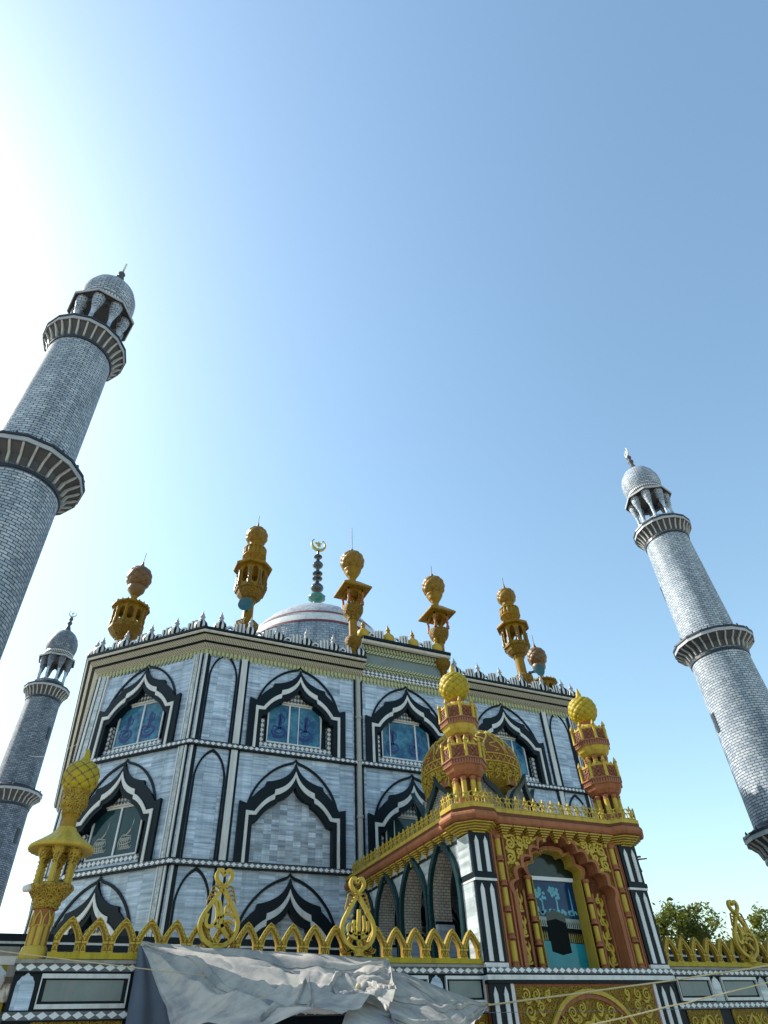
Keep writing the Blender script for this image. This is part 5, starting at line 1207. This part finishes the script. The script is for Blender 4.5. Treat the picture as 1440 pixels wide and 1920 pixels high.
sheet('canopy_sheet', [(2.08,16.36,3.98),(4.0,16.36,3.93),(5.9,16.36,3.86),(7.75,16.36,3.79)], [(2.35,13.0,2.52),(2.9,10.8,2.33),(3.9,10.1,2.32),(6.4,13.2,2.86)], KN, .22, 190, 90, 0,
      ((.0,.0,.62,.52,.05,-.03),(.01,.02,.97,.22,.055,-.02),(.01,.01,.60,.20,.10,.02),(.02,.03,.45,.62,.04,.05),(.62,.52,.98,.60,.06,.03),(.62,.52,.60,.97,.05,.02),(.64,.50,.98,.35,.04,-.03),(.62,.52,.40,.95,.05,.06),(.05,.08,.55,.36,.16,.04),(.70,.55,.92,.80,.14,.0),(.86,.60,.99,.95,.06,.0),(.2,.5,.6,.75,.035,.06)))
sheet('canopy_sheet', [(7.2,16.3,3.66),(8.2,16.38,3.52),(9.3,16.41,3.20),(10.36,16.42,2.93)], [(4.1,10.3,2.16),(5.2,10.6,2.10),(7.0,12.2,2.20),(10.32,16.28,2.84)], [(10.36,16.4,17,.09,2.2), (7.2,16.2,9,.05,1.5)], .16, 110, 80, 2,
      ((.98,.3,.15,.45,.06,.03),(.98,.6,.2,.75,.05,.02),(.97,.2,.35,.15,.05,.02),(.05,.1,.3,.9,.05,.03)))
# flap hanging against the wall at its left end
q = MB(); vs = []
for i in range(41):
    for j in range(25):
        u, v_ = i/40, j/24; x = 2.03+u*(.10+2.2*v_**.8); y = 16.33-.25*v_-.15*u+.045*sin(u*21+v_*2)*(.2+v_); z = 3.97-1.9*v_-.05*u; vs.append((x, y, z))
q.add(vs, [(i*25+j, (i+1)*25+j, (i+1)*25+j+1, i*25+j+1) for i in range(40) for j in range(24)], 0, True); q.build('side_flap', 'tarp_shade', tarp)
for kx, ky in ((4.65,13.6),(5.75,13.5)):
    q = MB(); c = Vector((kx, ky, 2.98)); q.lathe([(.0,-.06),(.05,-.03),(.06,.0),(.04,.04),(0,.06)], 8, tuple(c))
    q.tube([c, c+Vector((-.03,-.02,-.15)), c+Vector((-.0,-.05,-.28))], .012, 5); q.build('knot', 'rope', tarp)
def sagline(a, b, sag, n=24): return [Vector(a).lerp(Vector(b), i/n)-Vector((0,0,sag*4*(i/n)*(1-i/n))) for i in range(n+1)]
def rope(a, b, sag, r_, m_, label, nm='rope', cat='rope', wob=0):
    q = MB(); P = sagline(a, b, sag); rr = random.Random(int(a[0]*7))
    q.tube([p+Vector((0,0,wob*rr.gauss(0,1))) for p in P], r_, 6); o = q.build(nm, m_); o['label'] = label; o['category'] = cat
rope((10.3,16.3,2.90), (24.0,12.2,4.05), .05, .020, 'rope', 'pale rope stretched from the tarpaulin right corner to the right edge, upper of two', wob=.004)
rope((8.3,12.6,2.05), (20.0,12.0,3.62), .05, .014, 'rope', 'thinner pale rope rising from below the porch to the right edge, lower of two', wob=.004)
rope((-1.6,13.4,3.55), (10.4,16.3,2.93), .06, .008, 'rope', 'thin brown cord running from the left edge across the tarpaulin', 'cord', 'cord')
rope((5,16.0,2.75), (26,16.0,2.78), .02, .006, 'wire', 'thin grey wire running level across the porch below the belt', 'wire', 'wire')
rope((-4.0,56.2,22.0), (-.25,29.3,13.0), .35, .006, 'wire', 'thin wire hanging from the distant minaret to the mosque left corner', 'wire', 'wire')

# ------------------------------------------------------------------ things left of the wall
r = thing('yellow_wall', (-2.0, 18.2, 0), 'bright yellow wall past the left end of the black and white front wall', 'wall')
q = MB(); q.box(-5.0, -.22, 18.2, 18.4, 0, 4.0); q.build('wall_face', 'yellow_paint', r)
q = MB(); q.box(-5.05, -.2, 18.15, 18.45, 4.002, 4.16, 0); q.build('coping', 'concrete', r)
for i, (x, z, s_, lb) in enumerate(((-.40,3.98,.20,'white paper notice on the yellow wall, topmost'),(-.48,3.62,.22,'white plastic bundle hanging on the yellow wall, lower left'),(-.22,3.48,.16,'white plastic bundle hanging on the yellow wall beside the front wall corner'))):
    q = MB(); n = 9; rr = random.Random(i); y = 18.1
    if i == 0: q.box(x-.22, x+.2, 18.17, 18.19, z-.14, z+.13)
    else: q.lathe([(.02,.2),(.05,.16),(.9*s_,.02),(s_,-.08),(.8*s_,-.2),(.3*s_,-.28)], 14, (x,y,z), mod=lambda a,j,R: 1+.2*sin(3*a+j+i)+.1*sin(7*a+2*j), sm=False)
    o = q.build('paper_notice' if i == 0 else 'plastic_bundle', 'white_plastic'); o['label'] = lb; o['category'] = 'notice' if i == 0 else 'bundle'
    if i: o['group'] = 'plastic bundles on the yellow wall'

# ------------------------------------------------------------------ trees
def tree(x, y, h, R, seed, label):
    r = thing('tree', (x, y, 0), label, 'tree', 'trees beyond the wall'); rr = random.Random(seed)
    q = MB(); q.tube([(x,y,0),(x+.1,y,h*.25),(x-.1,y+.1,h*.5)], .26, 10, taper=lambda t: 1-.5*t)
    tips = []
    for i in range(11):
        a = 2*pi*i/11+rr.random(); e = rr.uniform(.3,1.2); L = R*rr.uniform(.7,1.0); b0 = Vector((x,y,h*rr.uniform(.3,.5)))
        tip = b0+Vector((cos(a)*cos(e), sin(a)*cos(e), sin(e)))*L; q.tube([b0, b0.lerp(tip,.5)+Vector((rr.gauss(0,.1),rr.gauss(0,.1),.12)), tip], .09, 6, taper=lambda t: 1-.75*t); tips.append(tip)
    q.build('trunk', 'bark', r)
    q = MB(); cl = []
    for i in range(75):
        while True:
            p = Vector((rr.uniform(-1,1), rr.uniform(-1,1), rr.uniform(-.75,1)))
            if .35 < p.length < 1: break
        cl.append((Vector((x,y,h-R*.85))+Vector((p.x*R*1.05, p.y*R*1.05, p.z*R*.85)), rr.uniform(.35,.75)))
    for c, cr in cl:
        for k in range(95):
            p = c+Vector((rr.gauss(0,cr*.5), rr.gauss(0,cr*.5), rr.gauss(0,cr*.42)))
            a = Vector((rr.gauss(0,1), rr.gauss(0,1), rr.gauss(0,.6))).normalized(); b = a.cross(Vector((rr.gauss(0,1),rr.gauss(0,1),rr.gauss(0,1)))).normalized(); L = rr.uniform(.10,.19)
            q.add([p-a*L, p+b*L*.45, p+a*L, p-b*L*.45], [(0,1,2,3)])
    q.build('crown', 'leaf', r)
tree(38.2, 36.5, 9.9, 3.0, 1, 'leafy green tree right behind the porch, above the arched railing')
tree(49.2, 38.5, 9.9, 2.9, 2, 'green tree cut off by the right edge behind the drop emblem')
